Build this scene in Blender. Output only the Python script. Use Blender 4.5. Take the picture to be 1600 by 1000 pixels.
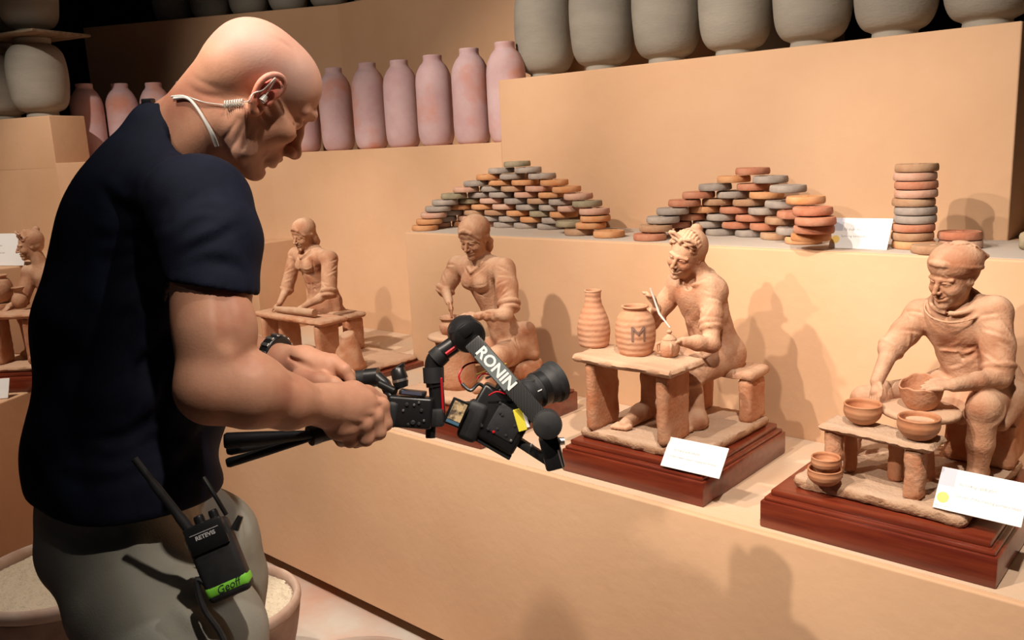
import bpy, bmesh, math, random
import numpy as np
from mathutils import Vector, Matrix, noise

for _o in list(bpy.data.objects):
    bpy.data.objects.remove(_o)
SC = bpy.context.scene
COL = SC.collection

# ------------------------------------------------------------------ camera
CAMROT = Matrix(((0.75006, -0.096811, 0.654246), (0.659884, 0.175816, -0.730508), (-0.044306, 0.979651, 0.195756)))
cam_data = bpy.data.cameras.new('camera')
cam_data.sensor_fit = 'HORIZONTAL'
cam_data.sensor_width = 36.0
cam_data.lens = 36.0 * 1352.0 / 1600.0
cam_data.clip_start = 0.05
cam = bpy.data.objects.new('camera', cam_data)
COL.objects.link(cam)
cam.matrix_world = Matrix.Translation((0, 0, 1.5)) @ CAMROT.to_4x4()
SC.camera = cam

# ------------------------------------------------------------------ world and exposure
world = bpy.data.worlds.new('world')
SC.world = world
world.use_nodes = True
world.node_tree.nodes['Background'].inputs[0].default_value = (0.9, 0.85, 1.0, 1)
world.node_tree.nodes['Background'].inputs[1].default_value = 0.02
SC.view_settings.view_transform = 'Standard'
SC.view_settings.look = 'None'
SC.view_settings.exposure = 0.0
SC.view_settings.gamma = 1.0
SC.view_settings.use_curve_mapping = False

# ------------------------------------------------------------------ track spots of the gallery, plus added spots and a fill
def spot(name, loc, target, power, angle, blend=0.6, col=(1.0, 0.86, 0.72), size=0.03):
    d = bpy.data.lights.new(name, 'SPOT')
    d.energy = power
    d.spot_size = math.radians(angle)
    d.spot_blend = blend
    d.color = col
    d.shadow_soft_size = size
    o = bpy.data.objects.new(name, d)
    COL.objects.link(o)
    o.location = loc
    o.rotation_euler = (Vector(target) - Vector(loc)).to_track_quat('-Z', 'Y').to_euler()
    return o
spot('track_or_added_spot', (-1.17, 0.10, 3.2), (-1.35, 2.2, 1.0), 171, 58)
spot('track_or_added_spot', (-2.25, 0.15, 3.2), (-2.0, 2.3, 1.0), 232, 62)
spot('track_or_added_spot', (-1.7, -0.9, 3.2), (-0.25, 2.1, 1.1), 317, 36)
spot('track_or_added_spot', (-2.6, -1.4, 3.2), (-0.8, 2.6, 1.5), 207, 27)
spot('track_or_added_spot', (-2.0, -0.6, 3.2), (-3.2, 2.8, 1.8), 183, 44)  # added to brighten the pink vases and the wall behind them
spot('track_or_added_spot', (-3.1, 0.2, 3.2), (-3.7, 1.5, 1.2), 210, 60)
spot('track_or_added_spot', (-0.10, 0.45, 3.2), (-0.9, 1.6, 0.4), 244, 52)  # extra spot, placed for its effect on the low front wall
spot('track_or_added_spot', (-2.45, 0.80, 3.2), (-2.35, 0.95, 0.0), 146, 26)  # put in only to make the grain in the basins bright
spot('track_or_added_spot', (-0.45, 1.15, 3.3), (-1.2, 0.7, 0.9), 50, 44, 0.7, (1.0, 0.95, 0.9))
d = bpy.data.lights.new('added_fill', 'AREA')  # added broad soft fill, not a fixture of the gallery
d.energy = 4
d.shape = 'RECTANGLE'
d.size = 4.0
d.size_y = 2.0
d.color = (1.0, 0.88, 0.78)
o = bpy.data.objects.new('added_fill', d)
COL.objects.link(o)
o.location = (-1.0, 0.9, 3.4)
o.rotation_euler = (0, 0, 0)

# ------------------------------------------------------------------ materials
def mat(name, col, rough=0.8, col2=None, scale=8.0, detail=4.0, bump=0.0, bscale=40.0, metal=0.0,
        stretch=None, lo=0.35, hi=0.65, spec=0.5, rnd=0.0, coat=0.0, wave=None, sss=0.0, trans=0.0, col_up=None, col3=None, scale3=3.0, lo3=.55, hi3=.7):
    m = bpy.data.materials.new(name)
    m.use_nodes = True
    nt = m.node_tree
    b = nt.nodes['Principled BSDF']
    N, L = nt.nodes.new, nt.links.new
    b.inputs['Base Color'].default_value = (*col, 1)
    b.inputs['Roughness'].default_value = rough
    b.inputs['Metallic'].default_value = metal
    b.inputs['Specular IOR Level'].default_value = spec
    b.inputs['Coat Weight'].default_value = coat
    b.inputs['Coat Roughness'].default_value = 0.15
    b.inputs['Transmission Weight'].default_value = trans
    if sss:
        b.inputs['Subsurface Weight'].default_value = sss
        b.inputs['Subsurface Radius'].default_value = (0.012, 0.004, 0.002)
        b.inputs['Subsurface Scale'].default_value = 1.0
    tc = N('ShaderNodeTexCoord')
    src = tc.outputs['Object']
    if rnd:
        oi = N('ShaderNodeObjectInfo')
        ad = N('ShaderNodeVectorMath'); ad.operation = 'MULTIPLY_ADD'
        cb = N('ShaderNodeCombineXYZ')
        for i in range(3):
            L(oi.outputs['Random'], cb.inputs[i])
        ad.inputs[1].default_value = (37.0, 91.0, 53.0)
        L(cb.outputs[0], ad.inputs[0]); L(src, ad.inputs[2])
        src = ad.outputs[0]
    if stretch:
        mp = N('ShaderNodeMapping')
        mp.inputs['Scale'].default_value = stretch
        L(src, mp.inputs[0]); src = mp.outputs[0]
    if col2:
        n = N('ShaderNodeTexNoise')
        n.inputs['Scale'].default_value = scale
        n.inputs['Detail'].default_value = detail
        n.inputs['Roughness'].default_value = 0.6
        L(src, n.inputs['Vector'])
        r = N('ShaderNodeValToRGB')
        r.color_ramp.elements[0].position = lo
        r.color_ramp.elements[1].position = hi
        r.color_ramp.elements[0].color = (*col, 1)
        r.color_ramp.elements[1].color = (*col2, 1)
        L(n.outputs['Fac'], r.inputs[0])
        out = r.outputs[0]
        if col3:
            n3 = N('ShaderNodeTexNoise'); n3.inputs['Scale'].default_value = scale3
            n3.inputs['Detail'].default_value = 5.0
            L(src, n3.inputs['Vector'])
            r3 = N('ShaderNodeMapRange'); r3.inputs[1].default_value = lo3; r3.inputs[2].default_value = hi3
            L(n3.outputs['Fac'], r3.inputs[0])
            mx3 = N('ShaderNodeMixRGB'); mx3.inputs[2].default_value = (*col3, 1)
            L(r3.outputs[0], mx3.inputs[0]); L(out, mx3.inputs[1]); out = mx3.outputs[0]
        if col_up:      # paler colour on faces that look upwards
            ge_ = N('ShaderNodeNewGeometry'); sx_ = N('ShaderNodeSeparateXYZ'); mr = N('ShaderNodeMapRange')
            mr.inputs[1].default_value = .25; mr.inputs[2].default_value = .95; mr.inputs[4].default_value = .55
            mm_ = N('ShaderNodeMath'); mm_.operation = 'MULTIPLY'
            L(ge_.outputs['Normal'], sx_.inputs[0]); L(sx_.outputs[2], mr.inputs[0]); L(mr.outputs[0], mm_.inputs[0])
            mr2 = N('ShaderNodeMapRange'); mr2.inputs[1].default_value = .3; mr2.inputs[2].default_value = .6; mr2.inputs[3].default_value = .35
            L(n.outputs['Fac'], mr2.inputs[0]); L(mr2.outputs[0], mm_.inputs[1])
            mx4 = N('ShaderNodeMixRGB'); mx4.inputs[2].default_value = (*col_up, 1)
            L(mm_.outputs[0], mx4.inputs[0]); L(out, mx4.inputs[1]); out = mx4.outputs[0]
        L(out, b.inputs['Base Color'])
    if bump:
        nb = N('ShaderNodeTexNoise')
        nb.inputs['Scale'].default_value = bscale
        nb.inputs['Detail'].default_value = 5.0
        L(src, nb.inputs['Vector'])
        bp = N('ShaderNodeBump')
        bp.inputs['Strength'].default_value = 1.0
        bp.inputs['Distance'].default_value = bump
        h = nb.outputs['Fac']
        if wave:
            w = N('ShaderNodeTexWave'); w.bands_direction = 'Z'
            w.inputs['Scale'].default_value = wave
            w.inputs['Distortion'].default_value = 1.5
            w.inputs['Detail'].default_value = 2.0
            L(src, w.inputs['Vector'])
            mm = N('ShaderNodeMath'); mm.operation = 'MULTIPLY_ADD'
            L(w.outputs['Fac'], mm.inputs[0]); mm.inputs[1].default_value = 0.8; L(h, mm.inputs[2])
            h = mm.outputs[0]
        L(h, bp.inputs['Height']); L(bp.outputs[0], b.inputs['Normal'])
    m.diffuse_color = (*col, 1)
    return m

M = {}
M['plaster'] = mat('ochre_plaster', (0.60, 0.365, 0.215), 0.75, (0.66, 0.42, 0.26), 1.6, 6.0, 0.0012, 30.0, spec=0.3)
M['ledge'] = mat('dusty_ledge', (0.66, 0.46, 0.31), 0.85, (0.60, 0.48, 0.37), 3.0, 6.0, 0.001, 60.0, spec=0.2)
M['dustgrey'] = mat('dusty_grey_shelf', (0.50, 0.46, 0.42), 0.9, (0.56, 0.45, 0.36), 4.0, 6.0, 0.001, 60.0, spec=0.2)
M['dark'] = mat('unlit_dark_wall', (0.012, 0.010, 0.010), 0.9)  # near-black colour stands in for the unlit room behind the shelves
M['floor'] = mat('dusty_floor', (0.55, 0.50, 0.44), 0.8, (0.55, 0.34, 0.26), 3.5, 6.0, 0.002, 25.0)
M['kick'] = mat('brown_kick_board', (0.10, 0.055, 0.02), 0.6)
PALE_UP = (0.62, 0.44, 0.31)
M['clay'] = mat('brown_fired_clay', (0.42, 0.205, 0.115), 0.85, (0.56, 0.335, 0.215), 16.0, 8.0, 0.0016, 170.0, spec=0.22, col3=(0.36, 0.145, 0.075), scale3=11.0, lo3=.5, hi3=.68, col_up=PALE_UP)
M['clay_pale'] = mat('pale_fired_clay', (0.54, 0.35, 0.235), 0.9, (0.46, 0.25, 0.15), 14.0, 8.0, 0.0018, 130.0, spec=0.2, col_up=PALE_UP)
M['clay_red'] = mat('red_fired_clay', (0.46, 0.185, 0.09), 0.8, (0.54, 0.29, 0.175), 18.0, 8.0, 0.0020, 130.0, spec=0.25, col_up=PALE_UP)
M['clay_slab'] = mat('coarse_clay_slab', (0.46, 0.29, 0.185), 0.95, (0.36, 0.19, 0.11), 26.0, 9.0, 0.0035, 150.0, spec=0.15, col_up=(0.66, 0.52, 0.40))
M['pot'] = mat('thrown_red_clay', (0.50, 0.23, 0.125), 0.7, (0.58, 0.33, 0.21), 14.0, 5.0, 0.0012, 90.0, spec=0.3, wave=22.0)
M['bowl'] = mat('smooth_red_clay', (0.47, 0.19, 0.09), 0.6, (0.52, 0.26, 0.14), 14.0, 5.0, 0.0004, 120.0, spec=0.35, wave=30.0)
M['cream'] = mat('cream_clay_patch', (0.62, 0.52, 0.38), 0.9, (0.5, 0.34, 0.22), 30.0)
M['grey_vase'] = mat('grey_unfired_clay', (0.27, 0.25, 0.215), 0.8, (0.33, 0.305, 0.26), 4.0, 5.0, 0.0012, 60.0, spec=0.25, rnd=1, stretch=(1, 1, 3.0))
M['pink_vase'] = mat('pink_dusted_clay', (0.54, 0.35, 0.365), 0.8, (0.62, 0.45, 0.465), 7.0, 5.0, 0.0008, 60.0, spec=0.2, rnd=1, col3=(0.60, 0.29, 0.23), scale3=6.0, lo3=.52, hi3=.68)
M['board'] = mat('grey_wood_board', (0.22, 0.16, 0.10), 0.8, (0.12, 0.08, 0.05), 6.0, stretch=(1, 8, 8))
M['wood'] = mat('polished_mahogany', (0.115, 0.016, 0.008), 0.28, (0.20, 0.035, 0.014), 7.0, 6.0, 0.0004, 50.0, stretch=(0.6, 9, 9), coat=0.4)
M['card'] = mat('white_card', (0.86, 0.87, 0.88), 0.5)
M['ink'] = mat('grey_ink', (0.42, 0.42, 0.42), 0.7)
M['ink_grey'] = mat('pale_grey_print', (0.55, 0.57, 0.66), 0.7)
M['ink_yellow'] = mat('yellow_print', (0.85, 0.62, 0.18), 0.7)
M['acrylic'] = mat('dark_acrylic', (0.02, 0.02, 0.02), 0.2)
M['brush'] = mat('grey_brush_mark', (0.22, 0.13, 0.10), 0.9)
DISC_COLS = {'orange': ((0.55, 0.24, 0.10), (0.60, 0.33, 0.17)), 'grey': ((0.29, 0.25, 0.225), (0.42, 0.35, 0.30)),
             'pinkish': ((0.52, 0.28, 0.20), (0.58, 0.38, 0.29)), 'brown': ((0.38, 0.21, 0.12), (0.46, 0.30, 0.19)),
             'olive': ((0.24, 0.21, 0.14), (0.38, 0.31, 0.21)), 'red': ((0.44, 0.16, 0.09), (0.50, 0.25, 0.16))}
for k, (a, b_) in DISC_COLS.items():
    M['disc_' + k] = mat(k + '_kiln_disc', a, 0.85, b_, 22.0, 6.0, 0.001, 120.0, spec=0.2, rnd=1)

# ------------------------------------------------------------------ object helpers
def V(*a):
    return Vector(a if len(a) > 1 else a[0])

def tag(o, label=None, cat=None, group=None, kind=None):
    if label: o['label'] = label
    if cat: o['category'] = cat
    if group: o['group'] = group
    if kind: o['kind'] = kind
    return o

def empty(name, loc=(0, 0, 0), rot=None):
    o = bpy.data.objects.new(name, None)
    COL.objects.link(o)
    o.empty_display_size = 0.02
    if rot is not None:
        o.matrix_world = Matrix.Translation(loc) @ rot.to_4x4()
    else:
        o.location = loc
    return o

def link(name, me, m, parent=None, smooth=True):
    if m is not None and not me.materials:
        me.materials.append(m)
    if smooth is not None:
        me.polygons.foreach_set('use_smooth', [smooth] * len(me.polygons))
    o = bpy.data.objects.new(name, me)
    COL.objects.link(o)
    if parent is not None:
        o.parent = parent
    return o

def from_bm(name, bm, m, parent=None, smooth=True, sharp=None):
    bm.normal_update()
    me = bpy.data.meshes.new(name)
    bm.to_mesh(me)
    bm.free()
    o = link(name, me, m, parent, smooth)
    if smooth and sharp:
        me.set_sharp_from_angle(angle=math.radians(sharp))
    return o

def bm_box(bm, c, size, rot=None, bev=0.0, seg=2):
    r = bmesh.ops.create_cube(bm, size=1.0)
    vs = r['verts']
    bmesh.ops.scale(bm, vec=size, verts=vs)
    if bev:
        es = list({e for v in vs for e in v.link_edges})
        b = bmesh.ops.bevel(bm, geom=es, offset=bev, segments=seg, affect='EDGES', profile=0.5)
        vs = list({v for f in b['faces'] for v in f.verts} | {v for v in vs if v.is_valid})
    if rot is not None:
        bmesh.ops.rotate(bm, cent=(0, 0, 0), matrix=rot, verts=vs)
    bmesh.ops.translate(bm, vec=c, verts=vs)
    return vs

def box(name, c, size, m, parent=None, rot=None, bev=0.0, seg=2):
    bm = bmesh.new()
    bm_box(bm, c, size, rot, bev, seg)
    return from_bm(name, bm, m, parent, True, 35)

def bm_prism(bm, poly, z0, z1, bev=0.0):
    vb = [bm.verts.new((x, y, z0)) for x, y in poly]
    vt = [bm.verts.new((x, y, z1)) for x, y in poly]
    n = len(poly)
    fs = [bm.faces.new(vb[::-1]), bm.faces.new(vt)]
    for i in range(n):
        fs.append(bm.faces.new((vb[i], vb[(i + 1) % n], vt[(i + 1) % n], vt[i])))
    bmesh.ops.recalc_face_normals(bm, faces=fs)
    if bev:
        es = [e for e in fs[1].edges] + [e for e in {e for f in fs[2:] for e in f.edges} if abs(e.verts[0].co.z - e.verts[1].co.z) > 1e-4]
        bmesh.ops.bevel(bm, geom=list(set(es)), offset=bev, segments=3, affect='EDGES', profile=0.5)

def prism(name, poly, z0, z1, m, parent=None, bev=0.0):
    bm = bmesh.new()
    bm_prism(bm, poly, z0, z1, bev)
    return from_bm(name, bm, m, parent, True, 30)

def lathe_mesh(name, prof, seg=40, wob=0.0, seed=0):
    rnd = random.Random(seed)
    ph = [rnd.random() * 6.28 for _ in range(4)]
    vs, fs = [], []
    n = len(prof)
    for (r, z) in prof:
        for k in range(seg):
            a = 2 * math.pi * k / seg
            rr = r * (1 + wob * (math.sin(2 * a + ph[0]) + 0.6 * math.sin(3 * a + ph[1] + z * 30)))
            vs.append((rr * math.cos(a), rr * math.sin(a), z + wob * 0.3 * r * math.sin(2 * a + ph[2])))
    for i in range(n - 1):
        for k in range(seg):
            k2 = (k + 1) % seg
            fs.append((i * seg + k, i * seg + k2, (i + 1) * seg + k2, (i + 1) * seg + k))
    if prof[0][0] > 1e-6:
        fs.append(tuple(range(seg))[::-1])
    if prof[-1][0] > 1e-6:
        fs.append(tuple((n - 1) * seg + k for k in range(seg)))
    me = bpy.data.meshes.new(name)
    me.from_pydata(vs, [], fs)
    me.update()
    return me

def smooth_prof(pts, n=5):
    out = []
    P = [pts[0]] + list(pts) + [pts[-1]]
    for i in range(1, len(P) - 2):
        p0, p1, p2, p3 = P[i - 1], P[i], P[i + 1], P[i + 2]
        for j in range(n):
            t = j / n
            out.append(tuple(0.5 * (2 * p1[a] + (p2[a] - p0[a]) * t + (2 * p0[a] - 5 * p1[a] + 4 * p2[a] - p3[a]) * t * t + (3 * p1[a] - p0[a] - 3 * p2[a] + p3[a]) * t ** 3) for a in (0, 1)))
    out.append(tuple(pts[-1]))
    return [(max(r, 0.0005), z) for r, z in out]

def bm_tube(bm, pts, rads, seg=12, caps=True):
    pts = [Vector(p) for p in pts]
    if not hasattr(rads, '__len__'):
        rads = [rads] * len(pts)
    rings = []
    t0 = (pts[1] - pts[0]).normalized()
    up = Vector((0, 0, 1)) if abs(t0.z) < 0.9 else Vector((1, 0, 0))
    nrm = t0.cross(up).normalized()
    for i, p in enumerate(pts):
        if i == 0: t = pts[1] - pts[0]
        elif i == len(pts) - 1: t = pts[-1] - pts[-2]
        else: t = (pts[i + 1] - pts[i]).normalized() + (pts[i] - pts[i - 1]).normalized()
        t.normalize()
        nrm = (nrm - t * nrm.dot(t)).normalized()
        bi = t.cross(nrm)
        rings.append([bm.verts.new(p + (nrm * math.cos(2 * math.pi * k / seg) + bi * math.sin(2 * math.pi * k / seg)) * rads[i]) for k in range(seg)])
    for a, b in zip(rings, rings[1:]):
        for k in range(seg):
            bm.faces.new((a[k], a[(k + 1) % seg], b[(k + 1) % seg], b[k]))
    if caps:
        bm.faces.new(rings[0][::-1]); bm.faces.new(rings[-1])

def tube(name, pts, rads, m, parent=None, seg=12, sharp=40):
    bm = bmesh.new()
    bm_tube(bm, pts, rads, seg)
    bmesh.ops.recalc_face_normals(bm, faces=bm.faces)
    return from_bm(name, bm, m, parent, True, sharp)

def cyl_prof(name, a, b, prof, m, parent=None, seg=32):
    """lathe along the axis a->b; prof = (radius, metres along the axis)"""
    a, b = Vector(a), Vector(b)
    me = lathe_mesh(name, prof, seg)
    q = (b - a).normalized().to_track_quat('Z', 'Y').to_matrix().to_4x4()
    me.transform(Matrix.Translation(a) @ q)
    me.update()
    o = link(name, me, m, parent, True)
    me.set_sharp_from_angle(angle=math.radians(35))
    return o

def spline(pts, n=6):
    P = [Vector(pts[0])] + [Vector(p) for p in pts] + [Vector(pts[-1])]
    out = []
    for i in range(1, len(P) - 2):
        p0, p1, p2, p3 = P[i - 1:i + 3]
        for j in range(n):
            t = j / n
            out.append(0.5 * (2 * p1 + (p2 - p0) * t + (2 * p0 - 5 * p1 + 4 * p2 - p3) * t * t + (3 * p1 - p0 - 3 * p2 + p3) * t ** 3))
    out.append(Vector(pts[-1]))
    return out

def rough_box(name, c, size, m, parent=None, rot=None, amp=0.003, cell=0.012, seed=0, taper=0.0, freq=18.0):
    """hand-made clay slab: a fine box with uneven faces and softened, chipped edges"""
    nx, ny, nz = [max(2, int(round(s / cell))) for s in size]
    bm = bmesh.new()
    idx = {}
    def vert(i, j, k):
        key = (i, j, k)
        if key not in idx:
            p = Vector(((i / nx - .5) * size[0], (j / ny - .5) * size[1], (k / nz - .5) * size[2]))
            ext = (i in (0, nx)) + (j in (0, ny)) + (k in (0, nz))
            q = p.copy()
            if ext >= 2:
                for ax, on in enumerate((i in (0, nx), j in (0, ny), k in (0, nz))):
                    if on: q[ax] *= 1 - min(0.0035 * (ext - 1) * 1.0, 0.2 * size[ax]) / (size[ax] * .5)
            if taper:
                f = 1 + taper * (k / nz - .5)
                q.x *= f; q.y *= f
            nv = noise.noise_vector(p * freq + Vector((seed * 7.3, seed * 3.1, seed * 5.7)))
            nv2 = noise.noise_vector(p * freq * 3.5 + Vector((seed * 2.3, seed * 9.1, seed * 1.7)))
            idx[key] = bm.verts.new(q + nv * amp * 0.45 + nv2 * amp * 0.5)
        return idx[key]
    for i in range(nx):
        for j in range(ny):
            bm.faces.new((vert(i, j, 0), vert(i, j + 1, 0), vert(i + 1, j + 1, 0), vert(i + 1, j, 0)))
            bm.faces.new((vert(i, j, nz), vert(i + 1, j, nz), vert(i + 1, j + 1, nz), vert(i, j + 1, nz)))
    for i in range(nx):
        for k in range(nz):
            bm.faces.new((vert(i, 0, k), vert(i + 1, 0, k), vert(i + 1, 0, k + 1), vert(i, 0, k + 1)))
            bm.faces.new((vert(i, ny, k), vert(i, ny, k + 1), vert(i + 1, ny, k + 1), vert(i + 1, ny, k)))
    for j in range(ny):
        for k in range(nz):
            bm.faces.new((vert(0, j, k), vert(0, j, k + 1), vert(0, j + 1, k + 1), vert(0, j + 1, k)))
            bm.faces.new((vert(nx, j, k), vert(nx, j + 1, k), vert(nx, j + 1, k + 1), vert(nx, j, k + 1)))
    if rot is not None:
        bmesh.ops.rotate(bm, cent=(0, 0, 0), matrix=rot, verts=bm.verts)
    bmesh.ops.translate(bm, vec=c, verts=bm.verts)
    return from_bm(name, bm, m, parent, True, 50)

def text_mesh(name, body, size, m, parent, mtx, extrude=0.0002, align='CENTER', bold=0.0, shear=0.0):
    cu = bpy.data.curves.new(name, 'FONT')
    cu.body = body
    cu.size = size
    cu.extrude = extrude
    cu.offset = bold
    cu.shear = shear
    cu.align_x = align
    cu.align_y = 'CENTER'
    cu.resolution_u = 3
    t = bpy.data.objects.new(name + '_tmp', cu)
    COL.objects.link(t)
    bpy.context.view_layer.update()
    me = bpy.data.meshes.new_from_object(t.evaluated_get(bpy.context.evaluated_depsgraph_get()))
    bpy.data.objects.remove(t)
    me.materials.clear()
    me.name = name
    me.transform(mtx)
    return link(name, me, m, parent, False)

# ------------------------------------------------------------------ sculpting in a distance field
class Field:
    def __init__(s, lo, hi, h):
        s.lo = np.array(lo, float); s.h = h
        s.n = np.ceil((np.array(hi) - s.lo) / h).astype(int) + 1
        s.D = np.full(s.n, 0.05, np.float32)
        s.ax = [(s.lo[i] + h * np.arange(s.n[i])).astype(np.float32) for i in range(3)]
    def win(s, bmin, bmax):
        i0 = np.maximum(np.floor((np.array(bmin) - s.lo) / s.h).astype(int), 0)
        i1 = np.minimum(np.ceil((np.array(bmax) - s.lo) / s.h).astype(int) + 1, s.n)
        if np.any(i1 <= i0): return None, None
        sl = tuple(slice(a, b) for a, b in zip(i0, i1))
        g = (s.ax[0][sl[0]][:, None, None], s.ax[1][sl[1]][None, :, None], s.ax[2][sl[2]][None, None, :])
        return sl, g
    def op(s, d, sl, k, mode):
        a = s.D[sl]
        if mode == 'add':
            h = np.clip(.5 + .5 * (a - d) / k, 0, 1)
            s.D[sl] = a * (1 - h) + d * h - k * h * (1 - h)
        elif mode == 'sub':
            b = -d
            h = np.clip(.5 - .5 * (a - b) / k, 0, 1)
            s.D[sl] = a * (1 - h) + b * h + k * h * (1 - h)
        elif mode == 'and':
            h = np.clip(.5 - .5 * (a - d) / k, 0, 1)
            s.D[sl] = a * (1 - h) + d * h + k * h * (1 - h)
    def cone(s, a, b, r1, r2, k=0.01, mode='add', axis=None, ratio=1.0, pad=0.0):
        """tapered capsule; with axis/ratio its section is stretched along that axis"""
        a, b = np.array(a, float), np.array(b, float)
        R = max(r1, r2) * max(ratio, 1.0) + k * 1.5 + 2 * s.h + pad
        sl, g = s.win(np.minimum(a, b) - R, np.maximum(a, b) + R)
        if sl is None: return
        p = [g[i] - a[i] for i in range(3)]
        ab = b - a
        if axis is not None:
            ax = np.array(axis, float); ax /= np.linalg.norm(ax)
            q = p[0] * ax[0] + p[1] * ax[1] + p[2] * ax[2]
            f = 1 - 1 / ratio
            p = [p[i] - q * (f * ax[i]) for i in range(3)]
            ab = ab - ax * (f * float(ab @ ax))
        t = np.clip((p[0] * ab[0] + p[1] * ab[1] + p[2] * ab[2]) / max(float(ab @ ab), 1e-12), 0, 1)
        d = np.sqrt((p[0] - t * ab[0]) ** 2 + (p[1] - t * ab[1]) ** 2 + (p[2] - t * ab[2]) ** 2) - (r1 + (r2 - r1) * t)
        s.op(d, sl, k, mode)
    def chain(s, pts, rads, k=0.01, mode='add', **kw):
        for i in range(len(pts) - 1):
            s.cone(pts[i], pts[i + 1], rads[i], rads[i + 1], k, mode, **kw)
    def ell(s, c, r, k=0.01, mode='add', rot=None):
        c = np.array(c, float); r = np.array(r, float)
        R = float(r.max()) + k * 1.5 + 2 * s.h
        sl, g = s.win(c - R, c + R)
        if sl is None: return
        p = [g[i] - c[i] for i in range(3)]
        if rot is not None:
            ro = np.array(rot, float)  # columns = local axes in world
            p = [p[0] * ro[0, i] + p[1] * ro[1, i] + p[2] * ro[2, i] for i in range(3)]
        k0 = np.sqrt((p[0] / r[0]) ** 2 + (p[1] / r[1]) ** 2 + (p[2] / r[2]) ** 2)
        k1 = np.sqrt((p[0] / r[0] ** 2) ** 2 + (p[1] / r[1] ** 2) ** 2 + (p[2] / r[2] ** 2) ** 2) + 1e-9
        d = k0 * (k0 - 1) / k1
        s.op(d, sl, k, mode)
    def box(s, c, half, k=0.005, mode='add', rot=None, rnd=0.002):
        c = np.array(c, float); half = np.array(half, float)
        R = float(np.linalg.norm(half)) + k * 1.5 + 2 * s.h
        sl, g = s.win(c - R, c + R)
        if sl is None: return
        p = [g[i] - c[i] for i in range(3)]
        if rot is not None:
            ro = np.array(rot, float)
            p = [p[0] * ro[0, i] + p[1] * ro[1, i] + p[2] * ro[2, i] for i in range(3)]
        q = [np.abs(p[i]) - (half[i] - rnd) for i in range(3)]
        d = np.sqrt(np.maximum(q[0], 0) ** 2 + np.maximum(q[1], 0) ** 2 + np.maximum(q[2], 0) ** 2) + np.minimum(np.maximum(np.maximum(q[0], q[1]), q[2]), 0) - rnd
        s.op(d, sl, k, mode)
    def torus(s, c, R1, r2, axis, k=0.004, mode='add'):
        c = np.array(c, float); R = R1 + r2 + k * 1.5 + 2 * s.h
        sl, g = s.win(c - R, c + R)
        if sl is None: return
        ax = np.array(axis, float); ax /= np.linalg.norm(ax)
        p = [g[i] - c[i] for i in range(3)]
        q = p[0] * ax[0] + p[1] * ax[1] + p[2] * ax[2]
        rr = np.sqrt(np.maximum(p[0] ** 2 + p[1] ** 2 + p[2] ** 2 - q ** 2, 0))
        s.op(np.sqrt((rr - R1) ** 2 + q ** 2) - r2, sl, k, mode)
    def cut(s, p0, n, k=0.003):
        """remove everything on the side the normal n points to"""
        n = np.array(n, float); n /= np.linalg.norm(n)
        sl, g = s.win(s.lo, s.lo + s.h * s.n)
        d = (g[0] - p0[0]) * n[0] + (g[1] - p0[1]) * n[1] + (g[2] - p0[2]) * n[2]
        s.op(d, sl, k, 'and')
    def wrinkle(s, amp, freq, seed=0, mask=None, stretch=(1, 1, 1)):
        rs = np.random.RandomState(seed)
        g = (s.ax[0][:, None, None], s.ax[1][None, :, None], s.ax[2][None, None, :])
        w = 0
        for i in range(6):
            v = rs.normal(size=3) * np.array(stretch); v /= np.linalg.norm(v)
            f = freq * (0.6 + 0.9 * rs.rand())
            v2 = rs.normal(size=3) * freq * .35
            ph = 1.7 * np.sin(g[0] * v2[0] + g[1] * v2[1] + g[2] * v2[2] + rs.rand() * 6)
            w = w + np.sin(f * (g[0] * v[0] + g[1] * v[1] + g[2] * v[2]) + ph + rs.rand() * 6)
        w = w * (amp / 2.5)
        if mask is not None:
            c, r = mask
            w = w * np.exp(-((g[0] - c[0]) ** 2 + (g[1] - c[1]) ** 2 + (g[2] - c[2]) ** 2) / (r * r))
        s.D += w.astype(np.float32)
    def on(s, pts, back=.18):
        """slide points along the sight line of the design view until they lie on the surface"""
        out = []
        for p in pts:
            p = np.array(p, float); r = p - np.array((0, 0, 1.5)); r /= np.linalg.norm(r)
            for t in np.arange(-back, back, s.h * .5):
                q = p + r * t
                i = np.round((q - s.lo) / s.h).astype(int)
                if np.all(i >= 0) and np.all(i < s.n) and s.D[tuple(i)] < 0:
                    p = q; break
            out.append(p)
        return out
    def crease(s, pts, amp, w, proj=True):
        """soft groove (amp > 0) or ridge (amp < 0) along a curve lying on the surface"""
        if proj: pts = s.on(pts)
        pts = [np.array(p) for p in spline(pts, 3)]
        n = len(pts) - 1
        P_ = np.array(pts)
        sl, g = s.win(P_.min(0) - 3 * w, P_.max(0) + 3 * w)
        if sl is None: return
        best = None
        for i in range(n):
            a, b = pts[i], pts[i + 1]; ab = b - a; L2 = max(float(ab @ ab), 1e-12)
            p = [g[k] - a[k] for k in range(3)]
            t = np.clip((p[0] * ab[0] + p[1] * ab[1] + p[2] * ab[2]) / L2, 0, 1)
            d2 = (p[0] - t * ab[0]) ** 2 + (p[1] - t * ab[1]) ** 2 + (p[2] - t * ab[2]) ** 2
            u = (i + t) / n
            f = np.exp(-d2 / (w * w)) * np.sin(np.pi * np.clip(u, .06, .94)) ** .7
            best = f if best is None else np.maximum(best, f)
        s.D[sl] += (amp * best).astype(np.float32)
    def fold(s, pts, amp, w):
        """a cloth fold: a ridge with a groove on its lower side"""
        q = s.on(pts)
        s.crease(q, amp, w, False)
        s.crease([p + np.array((0, 0, w * 1.5)) for p in q], -amp * .7, w, False)
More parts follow.
